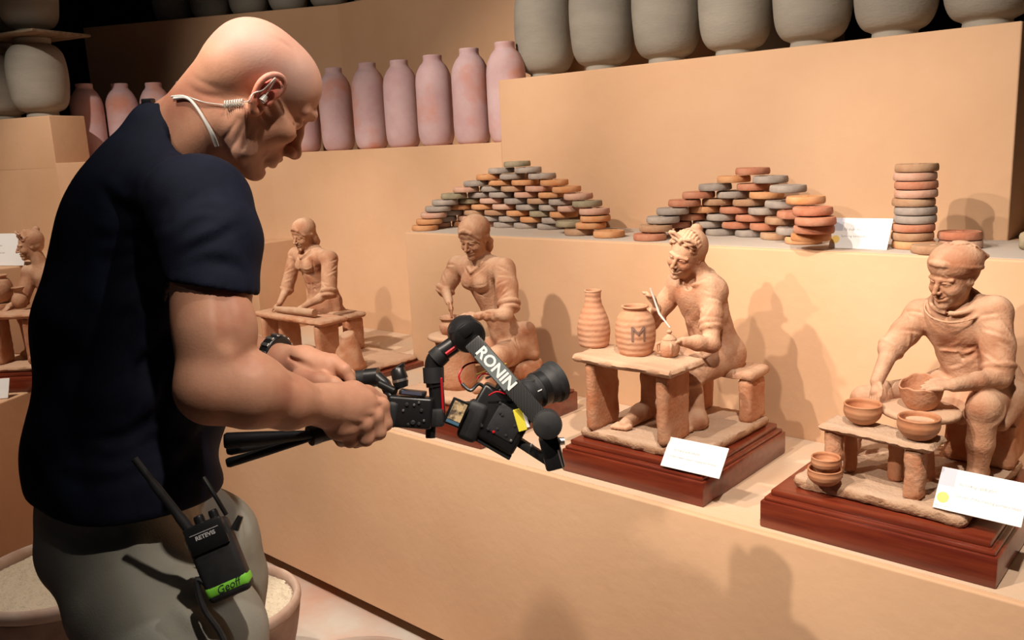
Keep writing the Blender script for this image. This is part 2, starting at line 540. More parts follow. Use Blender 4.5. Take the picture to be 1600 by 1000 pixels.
    def arrays(s):
        D = s.D; n0, n1, n2 = D.shape
        ins = D < 0
        c = np.zeros((n0 - 1, n1 - 1, n2 - 1), np.uint8)
        for i in (0, 1):
            for j in (0, 1):
                for k in (0, 1):
                    c += ins[i:n0 - 1 + i, j:n1 - 1 + j, k:n2 - 1 + k]
        act = (c > 0) & (c < 8)
        I, J, K = np.nonzero(act)
        vid = np.full(act.shape, -1, np.int32)
        vid[I, J, K] = np.arange(len(I))
        acc = np.zeros((len(I), 3)); cnt = np.zeros(len(I))
        cor = [(a, b, e) for a in (0, 1) for b in (0, 1) for e in (0, 1)]
        val = {q: D[I + q[0], J + q[1], K + q[2]].astype(float) for q in cor}
        for q in cor:
            for ax in range(3):
                if q[ax] == 0:
                    q2 = list(q); q2[ax] = 1; q2 = tuple(q2)
                    a, b = val[q], val[q2]
                    m_ = (a < 0) != (b < 0)
                    t = np.where(m_, a / np.where(a - b == 0, 1, a - b), 0)
                    pos = np.array(q, float)[None, :].repeat(len(I), 0)
                    pos[:, ax] += t
                    acc += pos * m_[:, None]; cnt += m_
        P = np.stack([I, J, K], 1) + acc / np.maximum(cnt, 1)[:, None]
        P = s.lo + P * s.h
        quads = []
        for ax in range(3):
            sa = [slice(1, -1)] * 3; sb = [slice(1, -1)] * 3
            sa[ax] = slice(0, -1); sb[ax] = slice(1, None)
            A, B = ins[tuple(sa)], ins[tuple(sb)]
            e = np.argwhere(A != B)
            if len(e) == 0: continue
            fl = A[e[:, 0], e[:, 1], e[:, 2]]
            off = np.ones(3, int); off[ax] = 0
            e = e + off
            u, v = (ax + 1) % 3, (ax + 2) % 3
            du = np.zeros(3, int); du[u] = 1
            dv = np.zeros(3, int); dv[v] = 1
            def gid(q): return vid[q[:, 0], q[:, 1], q[:, 2]]
            q0, q1, q2, q3 = gid(e - du - dv), gid(e - dv), gid(e), gid(e - du)
            f = np.stack([q0, q1, q2, q3], 1)
            f[~fl] = f[~fl][:, ::-1]
            quads.append(f)
        F = np.concatenate(quads)
        F = F[(F >= 0).all(1)]
        # light smoothing (uniform laplacian, volume kept)
        for lam in getattr(s, 'lam', (0.5, -0.5)):
            S = np.zeros_like(P); C_ = np.zeros(len(P))
            for a in range(4):
                b = (a + 1) % 4
                np.add.at(S, F[:, a], P[F[:, b]]); np.add.at(C_, F[:, a], 1)
                np.add.at(S, F[:, b], P[F[:, a]]); np.add.at(C_, F[:, b], 1)
            P = P + lam * (S / np.maximum(C_, 1)[:, None] - P)
        return P, F

def mesh_np(name, P, F):
    me = bpy.data.meshes.new(name)
    me.vertices.add(len(P)); me.vertices.foreach_set('co', np.ascontiguousarray(P, np.float32).ravel())
    me.loops.add(F.size); me.loops.foreach_set('vertex_index', np.ascontiguousarray(F, np.int32).ravel())
    me.polygons.add(len(F))
    me.polygons.foreach_set('loop_start', np.arange(0, F.size, 4, dtype=np.int32))
    me.polygons.foreach_set('loop_total', np.full(len(F), 4, np.int32))
    me.update(calc_edges=True)
    return me

def field_obj(name, fields, m, parent=None, origin=None):
    if not isinstance(fields, (list, tuple)): fields = [fields]
    Ps, Fs, off = [], [], 0
    for f in fields:
        P, F = f.arrays()
        Ps.append(P); Fs.append(F + off); off += len(P)
    P = np.concatenate(Ps)
    if origin is not None:
        P = P - np.array(origin)
    me = mesh_np(name, P, np.concatenate(Fs))
    return link(name, me, m, parent, True)

# ------------------------------------------------------------------ the stepped display (setting)
def struct(name, poly, z0, z1, m, bev=0.006):
    return tag(prism(name, poly, z0, z1, m, None, bev), kind='structure')

floor = box('floor', (-2.5, 1.0, -0.05), (14, 11, 0.1), M['floor']); tag(floor, kind='structure')
LOW = [(2.2, 1.6), (-3.74, 1.6), (-2.9, 0.17), (-2.9, -0.6), (-8, -0.6), (-8, 5.6), (2.2, 5.6)]
tag(prism('baseboard_front', [(2.2, 1.66), (-3.80, 1.66), (-2.97, 0.2), (-2.97, -0.6), (-8, -0.6), (-8, 5.6), (2.2, 5.6)], 0.0, 0.055, M['kick']), kind='structure')
struct('wall_low', LOW, 0.055, 0.68, M['plaster'])
struct('wall_middle', [(2.2, 2.2), (2.2, 5.5), (-2.5, 5.5), (-2.5, 2.2)], 0.68, 1.2, M['plaster'])
struct('wall_middle_left', [(-3.56, 2.2), (-3.56, 2.62), (-7.9, 2.62), (-7.9, -0.5), (-3.48, -0.5), (-3.82, 1.10), (-4.02, 2.2)], 0.68, 1.112, M['plaster'])
struct('wall_upper', [(-2.318, 2.57), (-0.533, 2.57), (-0.533, 5.4), (-2.318, 5.4)], 1.2, 1.755, M['plaster'])
struct('wall_vase_shelf', [(-2.3175, 2.5705), (-2.3175, 5.45), (-7.8, 5.45), (-7.8, 0.66), (-4.262, 1.6545), (-4.10, 1.90), (-3.96, 2.11), (-3.82, 2.28), (-3.67, 2.41), (-3.50, 2.50), (-3.30, 2.555), (-3.10, 2.5705)], 0.68, 1.521, M['plaster'], 0.004)
# block under the big grey vases on the left, turned a little
BX = (-4.262, 1.654)
fx, fy = -0.962, -0.272
sx, sy = -0.33, 0.944
blk = [BX, (-4.328, 1.843), (-5.1, 1.80), (-7.1, 1.35), (BX[0] + fx * 3, BX[1] + fy * 3)]
struct('wall_block_left', blk, 1.50, 1.736, M['plaster'])
struct('wall_back', [(-1.6, 2.98), (-1.6, 4.2), (-6.2, 4.2), (-5.131, 2.24), (-3.75, 2.95), (-3.5, 2.98)], 1.5, 2.262, M['plaster'])
for nm, c, s_ in (('wall_far', (-2.5, 6.0, 2.2), (14, 0.1, 4.4)), ('wall_left', (-8.5, 1.0, 2.2), (0.1, 11, 4.4)),
                  ('wall_right', (3.4, 2.2, 2.2), (0.1, 8, 4.4)), ('ceiling', (-2.5, 1.0, 4.35), (14, 11, 0.1))):
    tag(box(nm, c, s_, M['dark']), kind='structure')
# pale dusty tops of the steps
tag(prism('trim_1', [(2.2, 2.215), (2.2, 2.565), (-2.485, 2.565), (-2.485, 2.215)], 1.197, 1.2012, M['dustgrey']), kind='structure')
tag(prism('trim_2', [(2.2, 1.612), (2.2, 2.198), (-2.502, 2.198), (-2.502, 2.567), (-3.49, 2.567), (-3.552, 2.44), (-3.552, 2.19), (-4.0, 2.19), (-3.73, 1.612)], 0.677, 0.6812, M['ledge']), kind='structure')

# ------------------------------------------------------------------ vases
GREY = smooth_prof([(0.068, 0), (0.072, 0.004), (0.070, 0.018), (0.072, 0.026), (0.100, 0.040), (0.121, 0.075), (0.131, 0.14), (0.134, 0.20), (0.131, 0.255), (0.120, 0.305), (0.098, 0.335), (0.080, 0.345), (0.077, 0.352), (0.078, 0.372), (0.074, 0.376), (0.068, 0.370), (0.066, 0.345), (0.09, 0.32), (0.1, 0.25), (0.05, 0.2), (0.0, 0.2)], 4)
PINK = smooth_prof([(0.052, 0), (0.058, 0.002), (0.068, 0.014), (0.0765, 0.045), (0.0785, 0.10), (0.0785, 0.20), (0.0775, 0.27), (0.072, 0.305), (0.058, 0.335), (0.044, 0.352), (0.040, 0.362), (0.0405, 0.378), (0.037, 0.382), (0.031, 0.378), (0.029, 0.355), (0.05, 0.31), (0.05, 0.25), (0.0, 0.25)], 4)
grey_me = lathe_mesh('grey_clay_vase', GREY, 48, 0.006, 3)
pink_me = lathe_mesh('pink_clay_vase', PINK, 40, 0.006, 5)
for me, mm in ((grey_me, 'grey_vase'), (pink_me, 'pink_vase')):
    me.materials.append(M[mm]); me.polygons.foreach_set('use_smooth', [True] * len(me.polygons))
def put(name, me, loc, label, cat, group=None, rz=0.0, s=1.0, tilt=(0, 0)):
    o = bpy.data.objects.new(name, me)
    COL.objects.link(o)
    o.location = loc
    o.rotation_euler = (tilt[0], tilt[1], rz)
    if not hasattr(s, '__len__'): s = (s, s, s)
    o.scale = s
    return tag(o, label, cat, group)
ORD = ['first', 'second', 'third', 'fourth', 'fifth', 'sixth', 'seventh', 'eighth', 'ninth', 'tenth', 'eleventh', 'twelfth']
rnd = random.Random(4)
# grey vases on the upper block, left to right
for i, x in enumerate((-2.268, -1.945, -1.672, -1.410, -1.150, -0.900, -0.655)):
    put('grey_clay_vase', grey_me, (x, 2.806 if i == 0 else 2.745, 1.755), 'large grey clay vase, %s from the left on the upper ochre block' % ORD[i], 'vase',
        'large grey vases on the upper block', rnd.random() * 6, (0.91, 0.91, 1.06))
# pink vases right of the man's head
PX = [(-2.36, 2.665), (-2.56, 2.668), (-2.775, 2.665), (-2.995, 2.67), (-3.215, 2.67), (-3.46, 2.665), (-3.64, 2.60), (-3.81, 2.53), (-3.965, 2.465), (-4.115, 2.395)]
for i, (x, y) in enumerate(PX):
    put('pink_clay_vase', pink_me, (x, y, 1.521), 'tall pink-dusted clay vase, %s in the row counting left from the upper block' % ORD[i], 'vase',
        'pink vases on the long shelf', rnd.random() * 6, (1, 1, 1.0 + rnd.uniform(-0.02, 0.02)))
for i, (x, y) in enumerate([(-4.53, 1.945), (-4.478, 2.10), (-4.385, 2.232), (-4.262, 2.335)]):
    put('pink_clay_vase', pink_me, (x, y, 1.521), 'pink-dusted vase standing %s from the grey vase block, left of the man' % ORD[i], 'vase',
        'pink vases on the long shelf', rnd.random() * 6)
# big grey vases on the left block, two tiers with boards between
GL = [(-4.44, 1.70), (-4.705, 1.625), (-4.97, 1.55)]
NM = ['rightmost on the left block', 'second from the right on the left block', 'third from the right on the left block']
for i, (x, y) in enumerate(GL):
    put('grey_clay_vase', grey_me, (x, y, 1.736), 'big grey clay vase in the lower tier, ' + NM[i], 'vase', 'big grey vases at far left', 1.0 + i, (0.98, 0.98, 0.955))
    put('grey_clay_vase', grey_me, (x + 0.01, y, 1.736 + 0.361 + 0.012), 'big grey clay vase in the upper tier, ' + NM[i], 'vase', 'big grey vases at far left', 2.0 + i, (0.98, 0.98, 0.955))
bm = bmesh.new(); bm_box(bm, (0, 0, 0), (0.95, 0.30, 0.0115), bev=0.002)
o = from_bm('wooden_board', bm, M['board'], None, True, 40)
o.location = (-4.70, 1.63, 1.736 + 0.3595 + 0.006); o.rotation_euler = (0, 0, math.atan2(fy, fx) + math.pi)
tag(o, 'grey wooden board between the two tiers of big grey vases', 'board')
# dark vases on the high shelf
for i in range(14):
    t = i / 13
    x, y = (-4.90 + t * 3.0, 2.56 + min(1, t / 0.42) * 0.56)
    put('grey_clay_vase', grey_me, (x - 0.02, y + 0.12, 2.262), 'shadowed dark grey vase, %s from the left on the highest shelf' % (ORD[i] if i < 12 else ['thirteenth', 'fourteenth'][i - 12]), 'vase',
        'dark vases on the highest shelf', i * 1.3, (0.85, 0.85, 0.95))

# ------------------------------------------------------------------ kiln discs
def disc_profile(r, t):
    return [(0.0, 0.0012), (r * 0.80, 0.0), (r * 0.95, 0.0006), (r, t * 0.18), (r * 1.004, t * 0.55), (r * 0.985, t * 0.86), (r * 0.95, t), (r * 0.90, t * 0.94),
            (r * 0.86, t * 0.96), (r * 0.17, t * 0.97), (r * 0.15, t * 1.04), (r * 0.07, t * 1.04), (0.0, t * 0.9)]
disc_me = {}
for k in DISC_COLS:
    for v in range(3):
        me = lathe_mesh('kiln_disc', disc_profile(0.0508, 0.0200), 36, 0.008, v + 7)
        me.materials.append(M['disc_' + k]); me.polygons.foreach_set('use_smooth', [True] * len(me.polygons))
        me.set_sharp_from_angle(angle=math.radians(40))
        disc_me[(k, v)] = me
rnd = random.Random(11)
def disc(x, y, z, col, label, group, tilt=0.02):
    return put('kiln_disc', disc_me[(col, rnd.randrange(3))], (x, y, z), label, 'clay disc', group, rnd.random() * 6.28, 1.0,
               (rnd.uniform(-tilt, tilt), rnd.uniform(-tilt, tilt)))
CN = {'orange': 'orange', 'grey': 'grey', 'pinkish': 'pinkish', 'brown': 'brown', 'olive': 'olive-grey', 'red': 'red-brown'}
PILE_LEFT = [
    [(-2.156,2.475)],
    [(-2.229,2.467),(-2.097,2.467)],
    [(-2.282,2.455),(-2.179,2.475),(-2.022,2.457)],
    [(-2.335,2.438),(-2.238,2.474),(-2.12,2.475),(-1.954,2.441)],
    [(-2.372,2.416),(-2.282,2.472),(-2.175,2.475),(-2.053,2.473),(-1.881,2.418)],
    [(-2.413,2.39),(-2.341,2.465),(-2.237,2.474),(-2.109,2.475),(-1.985,2.465),(-1.814,2.395)],
    [(-2.437,2.363),(-2.389,2.456),(-2.286,2.472),(-2.162,2.475),(-2.045,2.472),(-1.928,2.454),(-1.757,2.369)],
    [(-2.451,2.336),(-2.429,2.438),(-2.329,2.468),(-2.223,2.475),(-2.104,2.475),(-1.985,2.465),(-1.877,2.439),(-1.709,2.343)],
    [(-2.457,2.318),(-2.465,2.422),(-2.369,2.464),(-2.265,2.474),(-2.153,2.475),(-2.036,2.471),(-1.925,2.453),(-1.703,2.339)],
    [(-2.462,2.296),(-2.485,2.398),(-2.402,2.462),(-2.298,2.473),(-2.194,2.475),(-2.085,2.474),(-1.973,2.463),(-1.824,2.36),(-1.716,2.33)],
    [(-2.465,2.275),(-2.497,2.377),(-2.431,2.459),(-2.327,2.471),(-2.223,2.476),(-2.118,2.475),(-1.997,2.466),(-1.765,2.33),(-1.622,2.3)],
]
PILE_RIGHT = [
    [(-1.206,2.464)],
    [(-1.267,2.462),(-1.134,2.431)],
    [(-1.326,2.454),(-1.201,2.463),(-1.051,2.368)],
    [(-1.375,2.439),(-1.273,2.47),(-1.152,2.446),(-0.954,2.26)],
    [(-1.41,2.412),(-1.324,2.471),(-1.216,2.466),(-1.082,2.403),(-0.909,2.199)],
    [(-1.434,2.38),(-1.369,2.466),(-1.262,2.47),(-1.155,2.448),(-1.017,2.345),(-0.89,2.173)],
    [(-1.446,2.343),(-1.412,2.454),(-1.309,2.471),(-1.205,2.464),(-1.081,2.403),(-0.901,2.191)],
    [(-1.449,2.305),(-1.451,2.427),(-1.358,2.474),(-1.254,2.469),(-1.148,2.445),(-1.022,2.351),(-0.919,2.216)],
    [(-1.448,2.27),(-1.416,2.457),(-1.313,2.474),(-1.208,2.466),(-1.102,2.419),(-0.991,2.34)],
]

def pile(rows, pitch, where, pal, group):
    n = len(rows)
    for i, r in enumerate(rows):
        for j, (x, y) in enumerate(r):
            c = rnd.choice(pal)
            lev = n - 1 - i
            lay = 'bottom layer' if lev == 0 else ('top of the pile' if i == 0 else '%s layer up' % ORD[lev])
            lab = '%s clay disc, %s from the left, %s, %s disc pile' % (CN[c], ORD[j], lay, where)
            disc(x, y, 1.2015 + lev * pitch, c, lab, group, 0.014 if lev else 0.0)
pile(PILE_LEFT, 0.0226, 'larger left', ['orange', 'orange', 'grey', 'grey', 'pinkish', 'pinkish', 'brown', 'olive'], 'discs of the larger left pile')
pile(PILE_RIGHT, 0.0232, 'smaller right', ['red', 'red', 'grey', 'grey', 'brown', 'orange', 'red'], 'discs of the smaller right pile')
TC = ['orange', 'brown', 'red', 'grey', 'grey', 'brown', 'pinkish', 'red', 'pinkish', 'brown']
for i, c in enumerate(TC):
    disc(-0.700 + rnd.uniform(-0.003, 0.003), 2.335 + rnd.uniform(-0.003, 0.003), 1.2015 + i * 0.0214, c, '%s clay disc, %s from the bottom of the tall disc tower' % (CN[c], ORD[i]), 'discs of the tall tower', 0.008 if i else 0)
disc(-0.628, 2.255, 1.2015, 'brown', 'brown clay disc lying alone in front of the tall tower', 'discs beside the tower', 0)
disc(-0.598, 2.375, 1.2015, 'pinkish', 'pinkish clay disc, lower one of the pair right of the tower', 'discs beside the tower', 0)
disc(-0.600, 2.372, 1.2228, 'red', 'red-brown clay disc, upper one of the pair right of the tower', 'discs beside the tower', 0.01)
o = rough_box('stone_block', (0, 0, 0.0), (0.07, 0.07, 0.045), M['disc_olive'], None, amp=0.004, seed=5)
o.location = (-0.435, 2.40, 1.2238)
tag(o, 'rough olive-grey stone lump at the right end of the dusty step', 'stone')


# ------------------------------------------------------------------ terracotta sculptures on mahogany plinths
def rotm(fwd, up):
    """columns = forward, left, up of a head"""
    f = Vector(fwd).normalized()
    u = Vector(up); u = (u - f * u.dot(f)).normalized()
    l = u.cross(f)
    return np.array([list(f), list(l), list(u)]).T

def sculpt_head(F, c, R, s, hair='cap', smile=1.0, k=0.0, male=False):
    """a head of height s (chin to crown) centred at c, facing the first column of R"""
    c = np.array(c, float)
    def P(x, y, z): return c + R @ (np.array((x, y, z)) * s)
    def r3(*a): return np.array(a) * s
    kk = s * 0.06
    F.ell(P(-.07, 0, .12), r3(.40, .335, .37), kk, rot=R)
    F.ell(P(.08, 0, -.10), r3(.30, .285, .37), s * .08, rot=R)
    F.ell(P(.15, 0, -.30), r3(.19, .19, .16), s * .08, rot=R)
    for y in (-1, 1):
        F.ell(P(.235, .165 * y, -.13), r3(.11, .10, .10), s * .07, rot=R)
        F.cone(P(.355, .04 * y, .075), P(.29, .215 * y, .07), s * .035, s * .028, s * .04)
    for y in (-1, 1):
        F.ell(P(.385, .125 * y, .0), r3(.07, .085, .042), s * .035, 'sub', rot=R)
        F.ell(P(.295, .122 * y, -.002), r3(.065, .075, .052), s * .015, rot=R)
        F.chain([P(.36, .055 * y, -.012), P(.375, .12 * y, .006), P(.325, .195 * y, -.012)], [s * .006, s * .011, s * .006], s * .012, 'sub')
        F.chain([P(.36, .06 * y, .012), P(.368, .12 * y, .036), P(.315, .20 * y, .012)], [s * .010, s * .012, s * .009], s * .012)
    F.chain([P(.36, 0, .06), P(.42, 0, -.04), P(.475, 0, -.125)], [s * .032, s * .035, s * .044], s * .035)
    for y in (-1, 1):
        F.ell(P(.42, .048 * y, -.135), r3(.042, .032, .030), s * .02, rot=R)
        F.ell(P(.435, .025 * y, -.168), r3(.02, .014, .018), s * .01, 'sub', rot=R)
    # mouth
    my = -.255
    F.ell(P(.335, 0, my), r3(.075, .12, .07), s * .05, rot=R)
    lift = .035 * smile
    F.chain([P(.325, -.125, my + lift), P(.395, -.06, my), P(.412, 0, my - .004), P(.395, .06, my), P(.325, .125, my + lift)],
            [s * .012, s * .018, s * .020, s * .018, s * .012], s * .015, 'sub')
    F.chain([P(.375, -.075, my + .03), P(.405, 0, my + .028), P(.375, .075, my + .03)], [s * .012, s * .020, s * .012], s * .018)
    F.chain([P(.37, -.065, my - .03), P(.40, 0, my - .038), P(.37, .065, my - .03)], [s * .014, s * .024, s * .014], s * .018)
    for y in (-1, 1):
        F.chain([P(.37, .085 * y, -.13), P(.345, .15 * y, -.20), P(.30, .16 * y, -.27)], [s * .006, s * .010, s * .006], s * .02, 'sub')
    F.ell(P(.315, 0, -.40), r3(.09, .10, .075), s * .06, rot=R)
    # ears
    for y in (-1, 1):
        F.ell(P(-.01, .315 * y, -.02), r3(.075, .04, .115), s * .02, rot=R)
        F.ell(P(.005, .355 * y, .0), r3(.038, .03, .062), s * .015, 'sub', rot=R)
    if hair == 'cap':        # soft cap set back on the head, hair showing under its brim
        F.ell(P(-.08, 0, .14), r3(.405, .355, .37), s * .02, rot=R)
        F.ell(P(-.08, 0, .245), r3(.455, .415, .33), s * .015, rot=R)
        F.torus(P(-.07, 0, .20), s * .392, s * .042, R @ np.array((-.36, 0, .93)), s * .015)
        F.chain([P(.20, -.27, .27), P(.33, -.12, .35), P(.365, 0, .365), P(.33, .12, .35), P(.20, .27, .27)], [s * .03, s * .05, s * .055, s * .05, s * .03], s * .02)
        for a in (-.5, .0, .5):
            F.chain([P(.10, .1 * a, .58), P(-.25, .35 * a, .50), P(-.50, .45 * a, .15)], [s * .004, s * .012, s * .012], s * .05, 'sub')
            F.chain([P(-.20, .2 + .2 * a, .52), P(-.45, .25 + .1 * a, .25), P(-.46, .1, .02)], [s * .015, s * .03, s * .02], s * .03)
        for a, b in ((.02, .11), (.10, .06), (-.10, .08), (-.02, -.14)):
            F.chain([P(.31, a, .27), P(.345, (a + b) / 2 + .03, .19), P(.33, b + .06, .12)], [s * .024, s * .018, s * .006], s * .008)
    elif hair == 'hood':     # scarf drawn over the head and falling behind the neck
        F.ell(P(-.08, 0, .17), r3(.44, .385, .40), s * .02, rot=R)
        F.chain([P(.18, -.30, .10), P(.31, -.16, .30), P(.36, 0, .38), P(.31, .16, .30), P(.18, .30, .10)], [s * .045, s * .05, s * .055, s * .05, s * .045], s * .02)
        F.ell(P(-.08, 0, .22), r3(.46, .41, .37), s * .02, rot=R)
        for y in (-1, 1):
            F.chain([P(.20, .27 * y, .14), P(-.08, .36 * y, .04), P(-.20, .33 * y, -.16), P(-.32, .16 * y, -.40)], [s * .045, s * .055, s * .08, s * .12], s * .05)
            F.chain([P(.33, .0 * y, .30), P(.34, .10 * y, .22), P(.29, .20 * y, .12), P(.20, .29 * y, -.02)], [s * .02, s * .034, s * .03, s * .02], s * .010)
            F.chain([P(.34, .0 * y, .30), P(.355, .07 * y, .20), P(.33, .14 * y, .13)], [s * .012, s * .018, s * .008], s * .006)
        F.cone(P(-.25, 0, -.05), P(-.40, 0, -.45), s * .26, s * .20, s * .08)
        F.chain([P(.05, 0, .60), P(-.30, .12, .44), P(-.50, .1, .0)], [s * .008, s * .015, s * .015], s * .04, 'sub')
    elif hair == 'curls':    # thick hair bound by a knotted band, with a bun behind
        F.ell(P(-.11, 0, .16), r3(.40, .375, .40), s * .02, rot=R)
        F.ell(P(-.16, 0, -.05), r3(.28, .34, .26), s * .03, rot=R)
        F.ell(P(-.34, -.05, .47), r3(.13, .13, .12), s * .02, rot=R)
        rs = random.Random(3)
        for i in range(11):
            t = -1.25 + 2.5 * i / 10
            F.chain([P(.21 - .05 * abs(t), .30 * math.sin(t), .20 + .20 * math.cos(t)), P(.02, .33 * math.sin(t * .9), .24 + .32 * math.cos(t)), P(-.30, .28 * math.sin(t), .18 + .28 * math.cos(t)), P(-.48, .10 * math.sin(t), .16)],
                    [s * .030, s * .034, s * .030, s * .02], s * .008)
        for i in range(7):
            t = -1.15 + 2.3 * i / 6
            q = P(.24 - .06 * abs(t), .29 * math.sin(t), .19 + .20 * math.cos(t))
            F.torus(q, s * .055, s * .032, R @ np.array((.5, math.cos(i * 2.1), math.sin(i * 2.1))), s * .012)
        for y, z in ((-.17, .46), (.16, .44)):       # the two loops of the knot
            F.chain([P(.24, y * .2, .44), P(.28, y * 1.2, z + .08), P(.22, y * 1.9, z + .02), P(.25, y * 1.2, z - .05), P(.24, y * .2, .42)], [s * .03, s * .042, s * .045, s * .04, s * .03], s * .012)
        F.ell(P(.25, 0, .43), r3(.05, .05, .05), s * .01, rot=R)

def sculpt_hand(F, wrist, knuck, tips_dir, nrm, s, curl=0.5, thumb=1):
    """palm from wrist to knuckles, four separate bent fingers and a thumb. nrm = back of the hand"""
    w, kn = np.array(wrist, float), np.array(knuck, float)
    d = kn - w; L = np.linalg.norm(d); d /= L
    n = np.array(nrm, float); n -= d * (n @ d); n /= np.linalg.norm(n)
    side = np.cross(d, n)
    F.cone(w + d * L * .35, kn - d * L * .12, s * .34, s * .36, s * .15, axis=side, ratio=1.55)
    t = np.array(tips_dir, float); t /= np.linalg.norm(t)
    for i, (off, ln) in enumerate(((-.52, .82), (-.18, 1.0), (.17, .94), (.50, .72))):
        b = kn + side * off * s * .95 - d * s * .1 * abs(off)
        m1 = b + (d * (1 - curl) + t * curl) / np.linalg.norm(d * (1 - curl) + t * curl) * s * .62 * ln
        e = m1 + (t - n * .25 * curl) / np.linalg.norm(t - n * .25 * curl) * s * .62 * ln
        F.chain([b - d * s * .3, b, m1, e], [s * .20, s * .19, s * .17, s * .125], s * .035)
    tb = w + d * L * .35 + side * thumb * s * .45
    tm = tb + (d * .75 + side * thumb * .55 + t * .3) * s * .55
    te = tm + (d * .8 + t * .5) * s * .5
    F.chain([tb, tm, te], [s * .24, s * .19, s * .14], s * .05)

def folds(F, a, b, r, n, seed, depth=.0030):
    """cloth folds: curved grooves and soft ridges across the limb from a to b"""
    a, b = np.array(a, float), np.array(b, float)
    d = (b - a); L = np.linalg.norm(d); d /= L
    rs = np.random.RandomState(seed)
    cam_dir = np.array((0, 0, 1.5)) - a; cam_dir -= d * (cam_dir @ d); cam_dir /= np.linalg.norm(cam_dir)
    s = np.cross(d, cam_dir)
    for i in range(n):
        t = (i + .5 + rs.uniform(-.3, .3)) / n
        a0 = rs.uniform(-1.5, .4); a1 = a0 + rs.uniform(.8, 1.7); sk = rs.uniform(-.35, .35) * L
        pts = []
        for j in range(6):
            q = j / 5; an = a0 + (a1 - a0) * q
            pts.append(a + d * (t * L + sk * (q - .5)) + (cam_dir * np.cos(an) + s * np.sin(an)) * (r * 1.02 + .001))
        w = depth * rs.uniform(.7, 1.2)
        F.crease(pts, w, .0042, False)
        F.crease([p_ + d * .0065 for p_ in pts], -w * .8, .0042, False)

def bodice(F, nk, cs, pel, k=1.0):
    """collar, front closing, waist band and skirt folds of a woman's blouse"""
    c = np.array(cs); n_ = np.array(nk); p_ = np.array(pel)
    wst_ = (c + p_) / 2
    v0 = c + np.array((.0, -.045, .018))
    for sgn in (-1, 1):
        # shoulders of the blouse rise to the neck, and a folded collar runs down to the closing
        F.cone(n_ + np.array((.020 * sgn, .004, -.012)), c + np.array((.060 * sgn, 0, .018)), .024, .026, .015)
    for sgn in (-1, 1):
        a = n_ + np.array((.032 * sgn, -.010, .000))
        q = F.on([a, (a + v0) / 2 + np.array((.006 * sgn, -.004, .0)), v0])
        F.chain(q, [.0055, .0060, .0050], .003)
        F.crease([a + np.array((.011 * sgn, 0, -.008)), (a + v0) / 2 + np.array((.015 * sgn, -.004, -.008)), v0 + np.array((.002 * sgn, 0, -.014))], .0032, .0030)
        F.crease([c + np.array((.057 * sgn, -.03, .034)), c + np.array((.060 * sgn, -.03, -.005)), c + np.array((.052 * sgn, -.03, -.045))], .0034, .0036)
        F.crease([c + np.array((.010 * sgn, -.045, -.040)), c + np.array((.036 * sgn, -.04, -.046)), c + np.array((.052 * sgn, -.02, -.036))], .0030, .0045)
        for t in (0, 1, 2):
            F.crease([c + np.array((.052 * sgn, -.03, -.012 - .012 * t)), c + np.array((.034 * sgn, -.042, -.020 - .012 * t)), c + np.array((.016 * sgn, -.045, -.020 - .014 * t))], .0016, .0035)
    F.crease([v0 + np.array((0, 0, -.004)), c + np.array((.0, -.05, -.03)), wst_ + np.array((.0, -.04, -.01))], .0038, .0026)
    for i in range(6):
        x = (-.030 + .012 * i) * k
        F.crease([wst_ + np.array((x, -.04, .004)), wst_ + np.array((x * 1.3, -.04, -.02)), wst_ + np.array((x * 1.7, -.045, -.045))], .0034 if i % 2 else -.0030, .0042)
    F.crease([wst_ + np.array((-.045, -.02, .012)), wst_ + np.array((0, -.045, .008)), wst_ + np.array((.045, -.02, .012))], -.0024, .0035)
    F.crease([wst_ + np.array((-.045, -.02, .004)), wst_ + np.array((0, -.045, .0)), wst_ + np.array((.045, -.02, .004))], .0024, .0030)

def plinth(name, x0, x1, y0, y1, z0, h, label):
    e = empty(name, ((x0 + x1) / 2, (y0 + y1) / 2, z0))
    tag(e, label, 'plinth', None)
    w, d = x1 - x0, y1 - y0
    box('base_block', (0, 0, h * .36), (w, d, h * .72), M['wood'], e, bev=0.004)
    box('moulding', (0, 0, h * .765), (w - .012, d - .012, h * .10), M['wood'], e, bev=0.0035)
    box('moulding', (0, 0, h * .80), (w - .026, d - .026, h * .09), M['wood'], e, bev=0.003)
    box('top_panel', (0, 0, h * .92), (w - .032, d - .032, h * .16), M['wood'], e, bev=0.004)
    return e

def kid(o, parent):
    """parent an object built in world coordinates under an empty without moving it"""
    o.parent = parent
    o.matrix_parent_inverse = Matrix.Translation(-parent.location)
    return o

